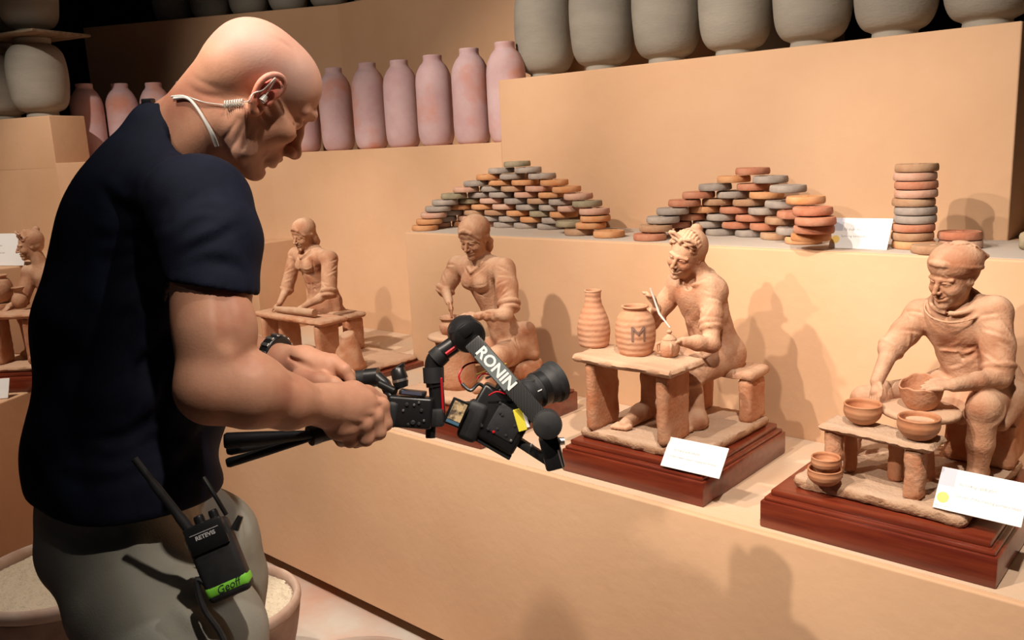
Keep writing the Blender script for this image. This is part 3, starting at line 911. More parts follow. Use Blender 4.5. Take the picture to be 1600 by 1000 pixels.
def card(c, w, h, yaw, lean, lines, label, stripe=False, thick=0.003):
    """white label card leaning back on a small wedge foot"""
    e = empty('label_card', c, Matrix.Rotation(yaw, 3, 'Z'))
    tag(e, label, 'label')
    R_ = Matrix.Rotation(-lean, 3, 'X')
    cen = R_ @ Vector((0, 0, h / 2))
    box('card_face', cen, (w, thick, h), M['card'], e, R_, 0.0006, 1)
    box('foot', (0, .80 * h * math.sin(lean), h * math.cos(lean) * .30), (w * .5, h * .30 * math.sin(lean), h * math.cos(lean) * .60), M['acrylic'], e, None, 0.001, 1)
    mt = Matrix.Translation(cen + R_ @ Vector((0, -thick / 2 - .0002, 0))) @ R_.to_4x4() @ Matrix.Rotation(math.pi / 2, 4, 'X')
    for (txt, x, y, sz) in lines:
        text_mesh('lettering', txt, sz, M['ink'], e, mt @ Matrix.Translation((x * w, y * h, 0)), align='LEFT')
    if stripe:
        box('printed_band', cen + R_ @ Vector((-w * .405, -thick / 2 - .0002, h * .28)), (w * .185, .0004, h * .42), M['ink_grey'], e, R_)
        cyl_prof('printed_sun', cen + R_ @ Vector((-w * .41, -thick / 2, -h * .22)), cen + R_ @ Vector((-w * .41, -thick / 2 - .01, -h * .22)), [(0, 0), (h * .13, 0), (h * .13, .0004), (0, .0005)], M['ink_yellow'], e, 24)
    return e

PZ = 0.6815
plinth('wooden_plinth', -1.319, -0.915, 1.640, 2.075, PZ, 0.082, 'mahogany plinth under the jar painter sculpture, nearest the middle')
plinth('wooden_plinth', -0.772, -0.318, 1.625, 2.075, PZ, 0.082, 'mahogany plinth under the capped bowl maker sculpture at right')
plinth('wooden_plinth', -2.035, -1.600, 1.632, 2.080, PZ, 0.082, 'red mahogany plinth behind the gimbal, under the pot-throwing woman')
ST = PZ + 0.082       # plinth top

def clay_thing(name, loc, label):
    return tag(empty(name, loc), label, 'sculpture')

# ================= the jar painter (middle right) =================
e = clay_thing('terracotta_sculpture', (-1.13, 1.84, ST), 'clay sculpture of a smiling curly-haired painter at a table with jars')
SB = ST + 0.026       # top of its slab
kid(rough_box('base_slab', (-1.118, 1.860, ST + 0.013), (0.345, 0.365, 0.026), M['clay_slab'], None, Matrix.Rotation(-0.03, 3, 'Z'), 0.005, 0.012, 3), e)
TT = 0.985
kid(rough_box('tabletop', (-1.150, 1.735, TT - 0.010), (0.300, 0.150, 0.020), M['clay_pale'], None, Matrix.Rotation(-0.05, 3, 'Z'), 0.004, 0.008, 4), e)
for i, (x, y, rz) in enumerate(((-1.255, 1.735, 0.0), (-1.045, 1.730, 0.0))):
    kid(rough_box('table_leg', (x, y, (TT - .02 + SB) / 2), (0.030, 0.115, TT - .02 - SB + .004), M['clay_red'], None, Matrix.Rotation(rz, 3, 'Z'), 0.005, 0.010, 8 + i), e)
STZ = 0.925
kid(rough_box('stool_seat', (-1.04, 1.985, STZ - .012), (0.20, 0.105, 0.024), M['clay'], None, None, 0.004, 0.010, 12), e)
for i, x in enumerate((-1.115, -0.968)):
    kid(rough_box('stool_leg', (x, 1.985, (STZ - .024 + SB) / 2), (0.036, 0.09, STZ - .024 - SB + .004), M['clay_red'], None, None, 0.004, 0.010, 14 + i), e)
F = Field((-1.36, 1.62, SB - .004), (-0.90, 2.10, 1.31), 0.0021)
pel = np.array((-1.055, 1.975, STZ + 0.035))
cs = np.array((-1.085, 1.93, 1.115))
F.cone(pel, (-1.072, 1.965, 1.01), .052, .042, .012, axis=(1, 0, 0), ratio=1.25)
F.cone((-1.072, 1.965, 1.01), cs, .042, .048, .015, axis=(1, .1, 0), ratio=1.4)
F.ell(cs + np.array((0, .0, .012)), (.076, .045, .048), .015)
# skirt of the tunic over the lap
F.cone(pel + np.array((0, 0, .0)), (-1.10, 1.89, .945), .052, .036, .012, axis=(1, 0, 0), ratio=1.3)
# shoulders, arms
shR, shL = np.array((-1.0537, 1.9200, 1.1297)), np.array((-1.150, 1.945, 1.140))
F.cone(shR, shL, .031, .031, .015)
F.chain([shR, (shR + shL) / 2 + np.array((.0, .01, .022)), shL], [.024, .03, .024], .015)
elR = np.array((-1.0164, 1.8650, 1.0039)); wrR = np.array((-1.0569, 1.8000, 1.0186)); 
F.chain([shR, (shR + elR) / 2 + np.array((.004, 0, .004))], [.031, .027], .01)
mid = (shR * .42 + elR * .58)
F.cone((shR + elR) / 2 + np.array((.004, 0, .004)), mid, .027, .026, .008)
F.torus(mid + (elR - shR) * .03, .0225, .0085, (elR - shR), .003)
F.torus(mid + (elR - shR) * .12, .0225, .0070, (elR - shR) + np.array((.01, 0, 0)), .004)
F.chain([mid, elR, (elR + wrR) / 2, wrR], [.022, .0205, .019, .0125], .008)
sculpt_hand(F, wrR, (-1.0810, 1.7750, 1.0271), (-.2, -.4, -.9), (-.3, -.3, .8), .021, .4, -1)
elL = np.array((-1.2109, 1.9000, 1.0308)); wrL = np.array((-1.1475, 1.8250, 1.0885))
F.chain([shL, (shL + elL) / 2, elL], [.031, .026, .020], .01)
F.torus(elL * .8 + shL * .2, .021, .007, elL - shL, .003)
F.chain([elL, wrL], [.018, .012], .006)
sculpt_hand(F, wrL, (-1.1443, 1.8000, 1.1236), (-.7, -.3, .2), (.1, -.5, .8), .021, .55, 1)
# neck, collar
nk = np.array((-1.085, 1.925, 1.17)); hd = np.array((-1.1040, 1.8950, 1.2173))
F.cone(nk, hd, .028, .026, .012)
F.torus(nk + np.array((0, -.006, -.010)), .038, .0065, (0.05, -.45, 1), .005)
F.ell(nk + np.array((-.006, -.034, -.016)), (.014, .016, .026), .006, 'sub')
F.chain([nk + np.array((-.010, -.05, -.025)), (-1.100, 1.882, 1.08), (-1.095, 1.905, 1.0)], [.0026, .0024, .002], .003, 'sub')
Rh = rotm((-.08, -.96, -.20), (.30, .12, .92))
sculpt_head(F, hd, Rh, .118, 'curls', 1.3)
# legs
knR = np.array((-1.0679, 1.8550, 0.8976)); anR = np.array((-1.0409, 1.8450, 0.8129))
F.chain([pel + np.array((.03, 0, -.012)), knR + np.array((0, 0, .02))], [.040, .029], .010)
F.torus(knR + np.array((0, 0, .012)), .028, .006, (.0, .3, -1), .004)
F.chain([knR + np.array((0, 0, .02)), anR], [.026, .018], .008)
ftR = np.array((-1.0546, 1.8000, 0.8011)); ftR[2] = SB + .010
F.chain([(anR[0], anR[1] + .012, SB + .016), (anR[0], anR[1] - .01, SB + .024), ftR], [.020, .024, .014], .012)
for i in range(5): F.cone(ftR + np.array((-.017 + i * .0085, .0, .0)), ftR + np.array((-.020 + i * .0085, -.018 + .002 * i, -.003)), .0065, .005, .003)
knL = np.array((-1.185, 1.855, .90)); anL = np.array((-1.19, 1.845, SB + .045))
F.chain([pel + np.array((-.035, 0, -.010)), knL], [.040, .029], .010)
F.chain([knL, anL], [.027, .019], .008)
ftL = np.array((-1.1911, 1.7350, 0.7938)); ftL[2] = SB + .010
F.chain([(anL[0], anL[1] + .005, SB + .017), (anL[0] - .004, anL[1] - .03, SB + .022), ftL], [.020, .023, .015], .012)
for i in range(5): F.cone(ftL + np.array((-.018 + i * .009, .0, .0)), ftL + np.array((-.022 + i * .009, -.020 + .002 * i, -.003)), .007, .0055, .003)
folds(F, shR, elR, .028, 5, 1); folds(F, (-1.085, 1.90, 1.10), (-1.075, 1.93, .98), .042, 8, 2)
F.wrinkle(.0018, 110, 1, ((-1.07, 1.93, 1.06), .10))
F.cut((0, 0, SB - .002), (0, 0, -1))
kid(field_obj('figure', F, M['clay']), e)
o = tube('brush_handle', [(-1.1335, 1.7750, 1.1490), (-1.1152, 1.7850, 1.0854), (-1.0789, 1.7750, 1.0559)], [.0018, .0030, .0016], mat('pale_bamboo_stick', (.62, .58, .52), .6), None, 8); kid(o, e)
# jars on its table
JAR = smooth_prof([(0.034, 0), (0.040, 0.002), (0.048, 0.03), (0.0495, 0.058), (0.046, 0.085), (0.036, 0.102), (0.029, 0.108), (0.0285, 0.113), (0.0335, 0.117), (0.032, 0.120), (0.026, 0.118), (0.024, 0.105), (0.03, 0.08), (0, .07)], 4)
BOT = smooth_prof([(0.032, 0), (0.038, 0.003), (0.0415, 0.025), (0.0425, 0.045), (0.039, 0.068), (0.031, 0.090), (0.0235, 0.108), (0.0205, 0.125), (0.0208, 0.139), (0.0222, 0.1435), (0.0205, 0.146), (0.017, 0.143), (0.016, 0.12), (0, .11)], 4)
jl = (-1.1664, 1.7527, 0.9860)
put_me = lathe_mesh('painted_jar', JAR, 48, .006, 2); put_me.materials.append(M['pot']); put_me.polygons.foreach_set('use_smooth', [True] * len(put_me.polygons))
jar = put('painted_jar', put_me, (jl[0], jl[1] + .004, TT + .001), 'round red clay jar bearing a letter M, in the middle of the painter\'s table', 'jar')
# the letter lies on the curved wall of the jar
mk = text_mesh('painted_letter', 'M', 0.054, M['brush'], None, Matrix.Identity(4))
fa = math.atan2(-0.745, 0.667)
for v in mk.data.vertices:
    a = fa + v.co.x / 0.0495
    z = 0.056 + v.co.y
    rr = 0.0495 + 0.0012 - (0.0035 * ((z - .058) / .028) ** 2) + (0.0008 if v.co.z > 0 else 0)
    v.co = (rr * math.cos(a), rr * math.sin(a), z)
mk.parent = jar
bl = (-1.3045, 1.7679, 0.9860)
me = lathe_mesh('tall_bottle', BOT, 44, .006, 4); me.materials.append(M['pot']); me.polygons.foreach_set('use_smooth', [True] * len(me.polygons))
put('tall_bottle', me, (bl[0], bl[1] + .004, TT + .001), 'tall-necked red clay bottle at the left end of the painter\'s table', 'bottle')
sl = (-1.0805, 1.7736, 0.9860)
pt = empty('small_teapot', (sl[0], sl[1], TT + .001)); tag(pt, 'small lidded clay pot held under the painter\'s brush', 'pot')
TP = smooth_prof([(0.014, 0), (0.020, 0.002), (0.0245, 0.016), (0.024, 0.030), (0.018, 0.040), (0.014, 0.043)], 4)
me = lathe_mesh('pot_body', TP, 36, .02, 6); link('pot_body', me, M['clay'], pt)
me = lathe_mesh('lid', smooth_prof([(0.017, 0.0405), (0.0175, 0.043), (0.010, 0.050), (0.005, 0.053), (0.0045, 0.056), (0.007, 0.060), (0.004, 0.064), (0.0, .065)], 3), 28, .02, 6); link('lid', me, M['clay'], pt)
for a in (-2.3, -.9, 1.9):
    tube('handle', spline([(.022 * math.cos(a), .022 * math.sin(a), .034), (.032 * math.cos(a), .032 * math.sin(a), .03), (.030 * math.cos(a), .030 * math.sin(a), .012), (.022 * math.cos(a), .022 * math.sin(a), .010)], 4), .004, M['clay'], pt, 8)
card((-.955, 1.648, ST - .008), .150, .074, 0.02, .70, [('Bộ tượng người thợ gốm', -.36, .10, .0065), ('Pottery maker\'s statue - shaping and painting', -.40, -.12, .0065)], 'white card leaning before the jar painter, on the mahogany plinth')

# ================= the bowl maker with a cap (right) =================
e = clay_thing('terracotta_sculpture', (-0.55, 1.85, ST), 'clay sculpture of a man in a soft cap shaping a bowl on a wheel')
SB4 = ST + 0.026
kid(rough_box('base_slab', (-0.545, 1.862, ST + 0.013), (0.345, 0.385, 0.026), M['clay_slab'], None, Matrix.Rotation(-0.05, 3, 'Z'), 0.006, 0.012, 23), e)
T4 = 0.908
kid(rough_box('bench_top', (-0.563, 1.728, T4 - .008), (0.232, 0.084, 0.017), M['clay_slab'], None, Matrix.Rotation(-0.10, 3, 'Z'), 0.006, 0.008, 24), e)
for i, (x, y) in enumerate(((-0.655, 1.722), (-0.487, 1.703))):
    kid(rough_box('bench_leg', (x, y, (T4 - .016 + SB4) / 2), (0.036, 0.036, T4 - .016 - SB4 + .006), M['clay_red'], None, Matrix.Rotation(.4 + i, 3, 'Z'), 0.008, 0.009, 28 + i), e)
for i, (x, y) in enumerate(((-0.640, 1.775), (-0.545, 1.775))):
    kid(rough_box('bench_leg', (x, y, (T4 - .016 + SB4) / 2), (0.026, 0.030, T4 - .016 - SB4 + .006), M['clay_red'], None, Matrix.Rotation(.2 + i, 3, 'Z'), 0.005, 0.009, 31 + i), e)
wh = np.array((-0.5104, 1.8000, 0.9407))
WZ = float(wh[2])
o = link('wheel_disc', lathe_mesh('wheel_disc', [(0, 0), (.060, .0), (.074, .004), (.077, .010), (.074, .015), (.06, .016), (0, .016)], 48, .02, 9), M['clay_pale']); o.location = (wh[0], wh[1], WZ - .012); kid(o, e)
kid(tube('wheel_shaft', [(wh[0], wh[1] + .02, SB4), (wh[0], wh[1], WZ - .011)], [.030, .022], M['clay_red'], None, 16), e)
F = Field((-0.86, 1.66, SB4 - .004), (-0.20, 2.13, 1.315), 0.0022)
pel = np.array((-0.4501, 2.0000, 0.9417)); pel[2] = .955
cs = np.array((-0.4907, 1.9650, 1.0919))
F.cone(pel, (pel + cs) / 2, .054, .044, .012, axis=(1, 0, 0), ratio=1.3)
F.cone((pel + cs) / 2, cs, .044, .050, .015, axis=(1, 0, 0), ratio=1.4)
F.ell(cs + np.array((0, 0, .004)), (.080, .047, .050), .015)
shR = np.array((-0.4197, 1.9550, 1.1238)); shL = np.array((-0.5654, 1.9600, 1.1037))
F.cone(shR, shL, .032, .032, .015)
F.chain([shR, (shR + shL) / 2 + np.array((.0, .012, .026)), shL], [.022, .03, .022], .015)
elL = np.array((-0.5999, 1.8850, 1.0392)); wrL = np.array((-0.6033, 1.8150, 0.9826))
F.chain([shL, (shL * .5 + elL * .5), elL], [.032, .029, .027], .01)
F.torus(elL, .0235, .006, elL - shL, .003)
F.chain([elL, wrL], [.0195, .0135], .006)
sculpt_hand(F, wrL, np.array(wrL) + np.array((.004, -.020, -.022)), (.15, -.3, -.9), (-.5, -.7, .3), .023, .4, -1)
elR = np.array((-0.3920, 1.9000, 1.0019)); wrR = np.array((-0.4511, 1.8000, 1.0009))
F.chain([shR, (shR * .5 + elR * .5), elR * .85 + shR * .15], [.033, .031, .030], .01)
F.torus(elR * .84 + shR * .16, .0275, .006, elR - shR, .003)
F.chain([elR * .9 + shR * .1, elR, (elR + wrR) / 2, wrR], [.022, .021, .0185, .0135], .008)
sculpt_hand(F, wrR, (-0.4787, 1.7850, 1.0003), (-.8, -.3, -.25), (.0, -.5, .8), .023, .35, 1)
nk = cs + np.array((-.004, -.005, .062)); hd = np.array((-0.4956, 1.9300, 1.1967))
F.cone(nk, hd, .030, .030, .012)
F.ell(nk + np.array((0, -.02, .004)), (.040, .034, .022), .008, 'sub')
F.cone(nk + np.array((0, 0, -.02)), hd, .026, .027, .006)
F.torus(nk + np.array((0, -.012, -.010)), .046, .005, (0.05, -.5, 1), .004)
F.torus(nk + np.array((0, -.018, -.020)), .056, .0022, (0.05, -.55, 1), .003)
F.chain([nk + np.array((-.004, -.055, -.022)), cs + np.array((-.004, -.052, -.03)), (pel + cs) / 2 + np.array((0, -.046, 0))], [.0026, .0024, .002], .003, 'sub')
Rh = rotm((-.40, -.88, -.26), (.06, .0, .97))
sculpt_head(F, hd, Rh, .124, 'cap', 1.2)
F.chain([pel + np.array((.05, .01, .03)), pel + np.array((.085, .0, -.01)), pel + np.array((.075, -.05, -.02))], [.026, .020, .014], .012)
# tunic skirt over the lap
for a in range(5):
    x = pel[0] - .075 + a * .0375
    F.cone((x, 1.98, .950), (x - .01, 1.905, .905), .032, .016, .010)
knR = np.array((-0.4058, 1.8500, 0.9388)); anR = np.array((-0.4103, 1.8500, 0.7680)); anR[2] = SB4 + .02
F.chain([pel + np.array((.03, 0, -.015)), knR + np.array((.0, .0, .012))], [.043, .034], .010)
F.torus(knR + np.array((0, .01, .0)), .031, .007, (.1, .6, -.6), .004)
F.chain([knR + np.array((0, 0, .005)), knR * .5 + anR * .5, anR], [.028, .0255, .018], .008)
F.chain([anR + np.array((0, .02, 0)), anR + np.array((-.005, -.045, -.008))], [.019, .013], .01)
knL = np.array((-0.6480, 1.8800, 0.9182)); anL = np.array((-.675, 1.87, SB4 + .02))
F.chain([pel + np.array((-.04, 0, -.015)), knL], [.042, .032], .010)
F.torus(knL * .8 + pel * .2, .032, .006, knL - pel, .004)
F.chain([knL, anL], [.028, .018], .008)
F.chain([anL + np.array((0, .015, 0)), anL + np.array((-.005, -.045, -.008))], [.019, .013], .01)
folds(F, shR, elR, .031, 6, 3); folds(F, shL, elL, .029, 5, 4); folds(F, cs + np.array((0, -.0, -.02)), (pel + cs) / 2, .046, 9, 5)
F.wrinkle(.0018, 110, 5, (tuple((pel + cs) / 2), .12))
F.wrinkle(.0012, 110, 8, (tuple((shR + elR) / 2), .06))
F.cut((0, 0, SB4 - .002), (0, 0, -1))
kid(field_obj('figure', F, M['clay']), e)
kid(rough_box('stool', (pel[0] + .015, 2.01, (.895 + SB4) / 2), (0.135, 0.12, .895 - SB4), M['clay_red'], None, None, 0.005, 0.010, 41), e)
BOWL = smooth_prof([(0.017, 0), (0.023, 0.001), (0.034, 0.012), (0.0385, 0.024), (0.0375, 0.036), (0.0385, 0.040), (0.0365, 0.042), (0.034, 0.039), (0.033, 0.026), (0.024, 0.010), (0.0, 0.008)], 4)
bw = lathe_mesh('clay_bowl', BOWL, 44, .008, 12); bw.materials.append(M['bowl']); bw.polygons.foreach_set('use_smooth', [True] * len(bw.polygons))
g = (-0.6057, 1.7329, 0.9090)
put('clay_bowl', bw, (g[0], g[1] + .012, T4 + .004), 'red clay bowl at the left end of the small bench', 'bowl', None, 0, (.98, .98, .98))
g = (-0.4862, 1.7000, 0.9090)
put('clay_bowl', bw, (g[0], g[1] + .010, T4 + .004), 'red clay bowl at the right end of the small bench', 'bowl', None, 2, (1.02, 1.02, 1.02))
g = (-0.6515, 1.6590, 0.7890)
put('clay_bowl', bw, (g[0], g[1] + .010, SB4 + .003), 'small clay bowl underneath, in the stack of two left of the bench', 'bowl', None, 1, (.88, .88, .80))
put('clay_bowl', bw, (g[0] + .001, g[1] + .012, SB4 + .003 + .028), 'smallest clay bowl on top, in the stack of two left of the bench', 'bowl', None, 3, (.76, .76, .72))
# torn bowl on the wheel
TB = smooth_prof([(0.020, 0), (0.026, 0.001), (0.036, 0.018), (0.0415, 0.040), (0.0425, 0.0455), (0.039, 0.046), (0.036, 0.030), (0.024, 0.008), (0.0, 0.006)], 5)
me = lathe_mesh('half_shaped_bowl', TB, 60, .012, 14)
for v in me.vertices:
    a = math.atan2(v.co.y, v.co.x)
    f = max(0.0, v.co.z - .02) / .026
    v.co.z += f * (.014 * math.exp(-((a - 1.9) / .9) ** 2) - .004 * math.exp(-((a + 2.6) / .35) ** 2) + .0012 * math.sin(9 * a))
me.materials.append(M['clay_red']); me.polygons.foreach_set('use_smooth', [True] * len(me.polygons))
put('half_shaped_bowl', me, (wh[0], wh[1], WZ + .005), 'unfinished clay bowl with a torn rim on the potter\'s wheel', 'bowl')
card((-0.368, 1.668, SB4 + .003), .150, .082, -0.03, .62, [('Bộ tượng nghề gốm', -.26, .16, .0078), ('Statues of the making pottery steps', -.28, -.12, .0078), ('BÀN XOAY', -.48, -.42, .0045)], 'white card with a yellow sun mark leaning before the bowl maker', True)

# ================= the pot-throwing woman (behind the gimbal) =================
e = clay_thing('terracotta_sculpture', (-1.80, 1.86, ST), 'clay sculpture of a woman in a headscarf throwing a pot, behind the gimbal')
kid(rough_box('base_slab', (-1.82, 1.86, ST + 0.012), (0.33, 0.36, 0.024), M['clay_pale'], None, None, 0.005, 0.012, 51), e)
SB2 = ST + .024
wz = float((-1.8637, 1.8000, 0.9489)[2])
wc = (-1.8609, 1.8000, 0.9492)
pc = (-1.8570, 1.8000, 0.7920)
kid(link('wheel_pedestal', lathe_mesh('wheel_pedestal', [(0, SB2 - .002), (.062, SB2), (.066, SB2 + .02), (.060, SB2 + .07), (.056, wz - .03), (.058, wz - .014), (0, wz - .014)], 40, .02, 4), M['clay_red']), e).location = (wc[0] + .008, 1.80, 0)
kid(link('wheel_disc', lathe_mesh('wheel_disc', [(0, 0), (.066, 0), (.076, .006), (.074, .014), (.06, .016), (0, .016)], 44, .02, 5), M['clay_pale']), e).location = (wc[0], 1.80, wz - .014)
F = Field((-2.08, 1.66, SB2 - .004), (-1.60, 2.12, 1.34), 0.0022)
pel = np.array((-1.7872, 1.9900, 0.8834)); cs = np.array((-1.8486, 1.9300, 1.1093))
F.cone(pel, (pel + cs) / 2, .052, .037, .012, axis=(1, 0, 0), ratio=1.25)
F.cone((pel + cs) / 2, cs, .037, .045, .015, axis=(1, 0, 0), ratio=1.35)
F.ell(cs, (.070, .042, .044), .015)
F.ell(cs + np.array((-.026, -.032, -.014)), (.027, .020, .024), .012); F.ell(cs + np.array((.026, -.032, -.014)), (.027, .020, .024), .012)
shR = np.array((-1.7503, 1.9300, 1.1392)); shL = np.array((-1.9555, 1.9350, 1.1369))
F.cone(shR, shL, .031, .030, .015)
F.chain([shR, (shR + shL) / 2 + np.array((.0, .01, .022)), shL], [.022, .028, .022], .015)
elR = np.array((-1.7026, 1.8900, 1.0413)); e2 = np.array((-1.6903, 1.8600, 1.0146)); wrR = np.array((-1.7482, 1.8000, 1.0158))
F.chain([shR, (shR + elR) / 2, elR], [.033, .033, .031], .010)
F.torus(elR, .0285, .0085, elR - shR, .003)
F.torus(elR + (elR - shR) * .14, .0255, .007, elR - shR, .003)
F.chain([elR, e2, (e2 + wrR) / 2, wrR], [.0215, .021, .0175, .012], .008)
sculpt_hand(F, wrR, (-1.7838, 1.7850, 1.0150), (-.8, -.2, -.3), (.0, -.5, .8), .022, .35, 1)
elL = np.array((-1.9814, 1.9000, 1.0636)); wrL = np.array((-1.8948, 1.8300, 1.0407))
F.chain([shL, (shL + elL) / 2, elL], [.030, .029, .027], .010)
F.torus(elL, .0255, .0080, elL - shL, .003)
F.torus(elL + (elL - shL) * .14, .0225, .0065, elL - shL, .003)
F.chain([elL, wrL], [.018, .012], .006)
sculpt_hand(F, wrL, (-1.8677, 1.8100, 1.0225), (.0, -.1, -1), (-.7, -.6, .1), .022, .3, -1)
nk = cs + np.array((-.004, -.006, .050)); hd = np.array((-1.8412, 1.9000, 1.2327))
F.cone(nk, hd, .028, .028, .012)
Rh = rotm((.14, -.93, -.36), (.08, -.2, .95))
sculpt_head(F, hd, Rh, .118, 'hood', .5)
knR = np.array((-1.7098, 1.8300, 0.8859)); anR = np.array((-1.7360, 1.8200, 0.7454)); anR[2] = SB2 + .02
F.chain([pel + np.array((.01, -.01, -.015)), knR], [.046, .036], .012)
F.chain([knR, anR], [.028, .018], .008)
F.chain([anR + np.array((0, .01, 0)), anR + np.array((-.005, -.05, -.008))], [.020, .013], .01)
knL = np.array((-2.0182, 1.9000, 0.8417)); anL = knL.copy(); anL[2] = SB2 + .02
F.chain([pel + np.array((-.05, -.01, -.015)), knL], [.044, .034], .012)
F.chain([knL, anL], [.028, .018], .008)
# tunic tail behind the seat
F.chain([pel + np.array((.045, .02, .05)), pel + np.array((.060, .03, -.02))], [.030, .022], .02)
folds(F, shR, elR, .031, 5, 6); folds(F, shL, elL, .029, 4, 7); folds(F, (pel + cs) / 2 + np.array((0, -.03, .02)), pel + np.array((0, -.05, 0)), .035, 7, 8); folds(F, pel + np.array((0, -.03, .0)), knR, .046, 7, 9)
bodice(F, nk, cs, pel)
F.wrinkle(.0018, 110, 15, (tuple(pel + np.array((-.01, -.06, 0))), .10))
F.wrinkle(.0013, 100, 18, (tuple((shR + elR) / 2), .06))
F.cut((0, 0, SB2 - .002), (0, 0, -1))
kid(field_obj('figure', F, M['clay']), e)
kid(rough_box('stool', (pel[0] + .012, 2.0, (pel[2] - .045 + SB2) / 2), (0.12, 0.12, pel[2] - .045 - SB2), M['clay_red'], None, None, 0.005, 0.010, 61), e)
PT = smooth_prof([(0.022, 0), (0.030, 0.002), (0.036, 0.015), (0.037, 0.028), (0.032, 0.038), (0.031, 0.042), (0.038, 0.050), (0.036, 0.052), (0.028, 0.044), (0.02, .03), (0, .03)], 4)
me = lathe_mesh('thrown_pot', PT, 44, .02, 16); me.materials.append(M['clay']); me.polygons.foreach_set('use_smooth', [True] * len(me.polygons))
put('thrown_pot', me, (wc[0], 1.80, wz + .002), 'wide-rimmed clay pot between the hands of the pot-throwing woman', 'pot')

# ================= the clay roller (left of the gimbal) =================
sc = empty('wooden_plinth', (-2.72, 2.02, PZ)); tag(sc, 'low mahogany plinth under the clay roller sculpture', 'plinth')
box('base_block', (0.05, 0.02, .010), (.46, .36, .020), M['wood'], sc, bev=.004)
PB = PZ + .0205
e = clay_thing('terracotta_sculpture', (-2.70, 2.03, PB), 'clay sculpture of a headscarfed woman rolling clay on a table, farthest along')
kid(rough_box('base_slab', (-2.655, 2.045, PB + 0.011), (0.38, 0.30, 0.022), M['clay_pale'], None, None, 0.006, 0.012, 71), e)
SB1 = PB + .022
tz = float((-2.9001, 1.9300, 0.8877)[2])
a0, b0, c0 = (-3.1242, 1.9000, 0.8771), (-2.6682, 1.9000, 0.9052), (-2.7350, 2.0000, 0.8988)
kid(rough_box('tabletop', ((a0[0] + b0[0]) / 2, 1.965, tz - .012), (b0[0] - a0[0], .135, .022), M['clay_red'], None, None, .003, .010, 72), e)
for i, (x, w) in enumerate(((a0[0] + .045, .030), (a0[0] + .12, .024), (b0[0] - .045, .036))):
    kid(rough_box('table_leg', (x, 1.955 + (.03 if i == 1 else 0), (tz - .023 + SB1) / 2), (w, .10, tz - .023 - SB1 + .004), M['clay_red'], None, None, .003, .010, 74 + i), e)
g = (-2.7947, 2.1000, 0.8785)
kid(rough_box('bench_top', (g[0] - .03, 2.12, g[2] - .012), (.20, .10, .022), M['clay'], None, None, .003, .010, 78), e)
kid(rough_box('bench_leg', (g[0] + .035, 2.12, (g[2] - .023 + SB1) / 2), (.040, .085, g[2] - .023 - SB1 + .004), M['clay_red'], None, None, .003, .010, 79), e)
F = Field((-3.10, 1.88, SB1 + .01), (-2.55, 2.24, 1.34), 0.0024)
pel = np.array((-2.9187, 2.1000, 0.9019)); cs = np.array((-2.9238, 2.0600, 1.0844))
F.cone(pel, (pel + cs) / 2, .050, .038, .012, axis=(1, 0, 0), ratio=1.25)
F.cone((pel + cs) / 2, cs, .038, .045, .015, axis=(1, 0, 0), ratio=1.35)
F.ell(cs, (.068, .042, .042), .015)
F.ell(cs + np.array((-.026, -.032, -.014)), (.026, .020, .024), .012); F.ell(cs + np.array((.026, -.032, -.014)), (.026, .020, .024), .012)
F.cone(pel, pel + np.array((.03, .03, -.05)), .06, .05, .02, axis=(1, 0, 0), ratio=1.2)
shR = np.array((-2.7949, 2.0600, 1.0988)); shL = np.array((-3.0292, 2.0650, 1.1048))
F.cone(shR, shL, .030, .029, .015)
F.chain([shR, (shR + shL) / 2 + np.array((.0, .01, .022)), shL], [.022, .028, .022], .015)
elR = np.array((-2.7625, 2.0200, 0.9795)); wrR = np.array((-2.8325, 1.9500, 0.9264))
F.chain([shR, elR], [.032, .031], .010); F.torus(elR, .0275, .0085, elR - shR, .003); F.torus(elR + (elR - shR) * .14, .0245, .0065, elR - shR, .003)
F.chain([elR, (elR * .6 + wrR * .4) + np.array((0, 0, -.006)), wrR], [.021, .0175, .012], .008)
sculpt_hand(F, wrR, (-2.8626, 1.9400, 0.9152), (-.8, -.2, -.3), (.0, -.4, .9), .020, .3, 1)
elL = np.array((-3.0498, 2.0200, 0.9657)); wrL = np.array((-3.0035, 1.9500, 0.9220))
F.chain([shL, elL], [.029, .027], .010); F.torus(elL, .0235, .0065, elL - shL, .003)
F.chain([elL, wrL], [.018, .012], .006)
sculpt_hand(F, wrL, (-3.0225, 1.9400, 0.9088), (-.3, -.3, -.8), (-.2, -.4, .9), .020, .3, 1)
nk = cs + np.array((-.004, -.006, .046)); hd = np.array((-2.9197, 2.0350, 1.1934))
F.cone(nk, hd, .026, .026, .012)
Rh = rotm((.06, -.94, -.30), (.10, -.1, .95))
sculpt_head(F, hd, Rh, .112, 'hood', .7)
F.chain([pel + np.array((-.02, -.03, -.02)), (-2.9669, 2.0200, 0.8657)], [.046, .032], .012)
F.chain([cs + np.array((.035, .03, -.03)), pel + np.array((.060, .02, .015)), pel + np.array((.072, .02, -.015))], [.03, .024, .018], .012)
folds(F, shR, elR, .030, 6, 11); folds(F, shL, elL, .028, 5, 12)
bodice(F, nk, cs, pel)
F.wrinkle(.0018, 110, 25, (tuple(cs + np.array((0, 0, -.05))), .12))
kid(field_obj('figure', F, M['clay']), e)
ra, rb = (-2.9996, 1.9300, 0.9020), (-2.7549, 1.9400, 0.9073)
o = tube('clay_roll', [ra, ((ra[0] + rb[0]) / 2, (ra[1] + rb[1]) / 2, (ra[2] + rb[2]) / 2 + .001), rb], [.012, .015, .015], M['clay_pale'], None, 16)
tag(o, 'rolled sausage of clay under the hands of the clay roller', 'clay roll')
g = (-2.5320, 1.8954, 0.7240)
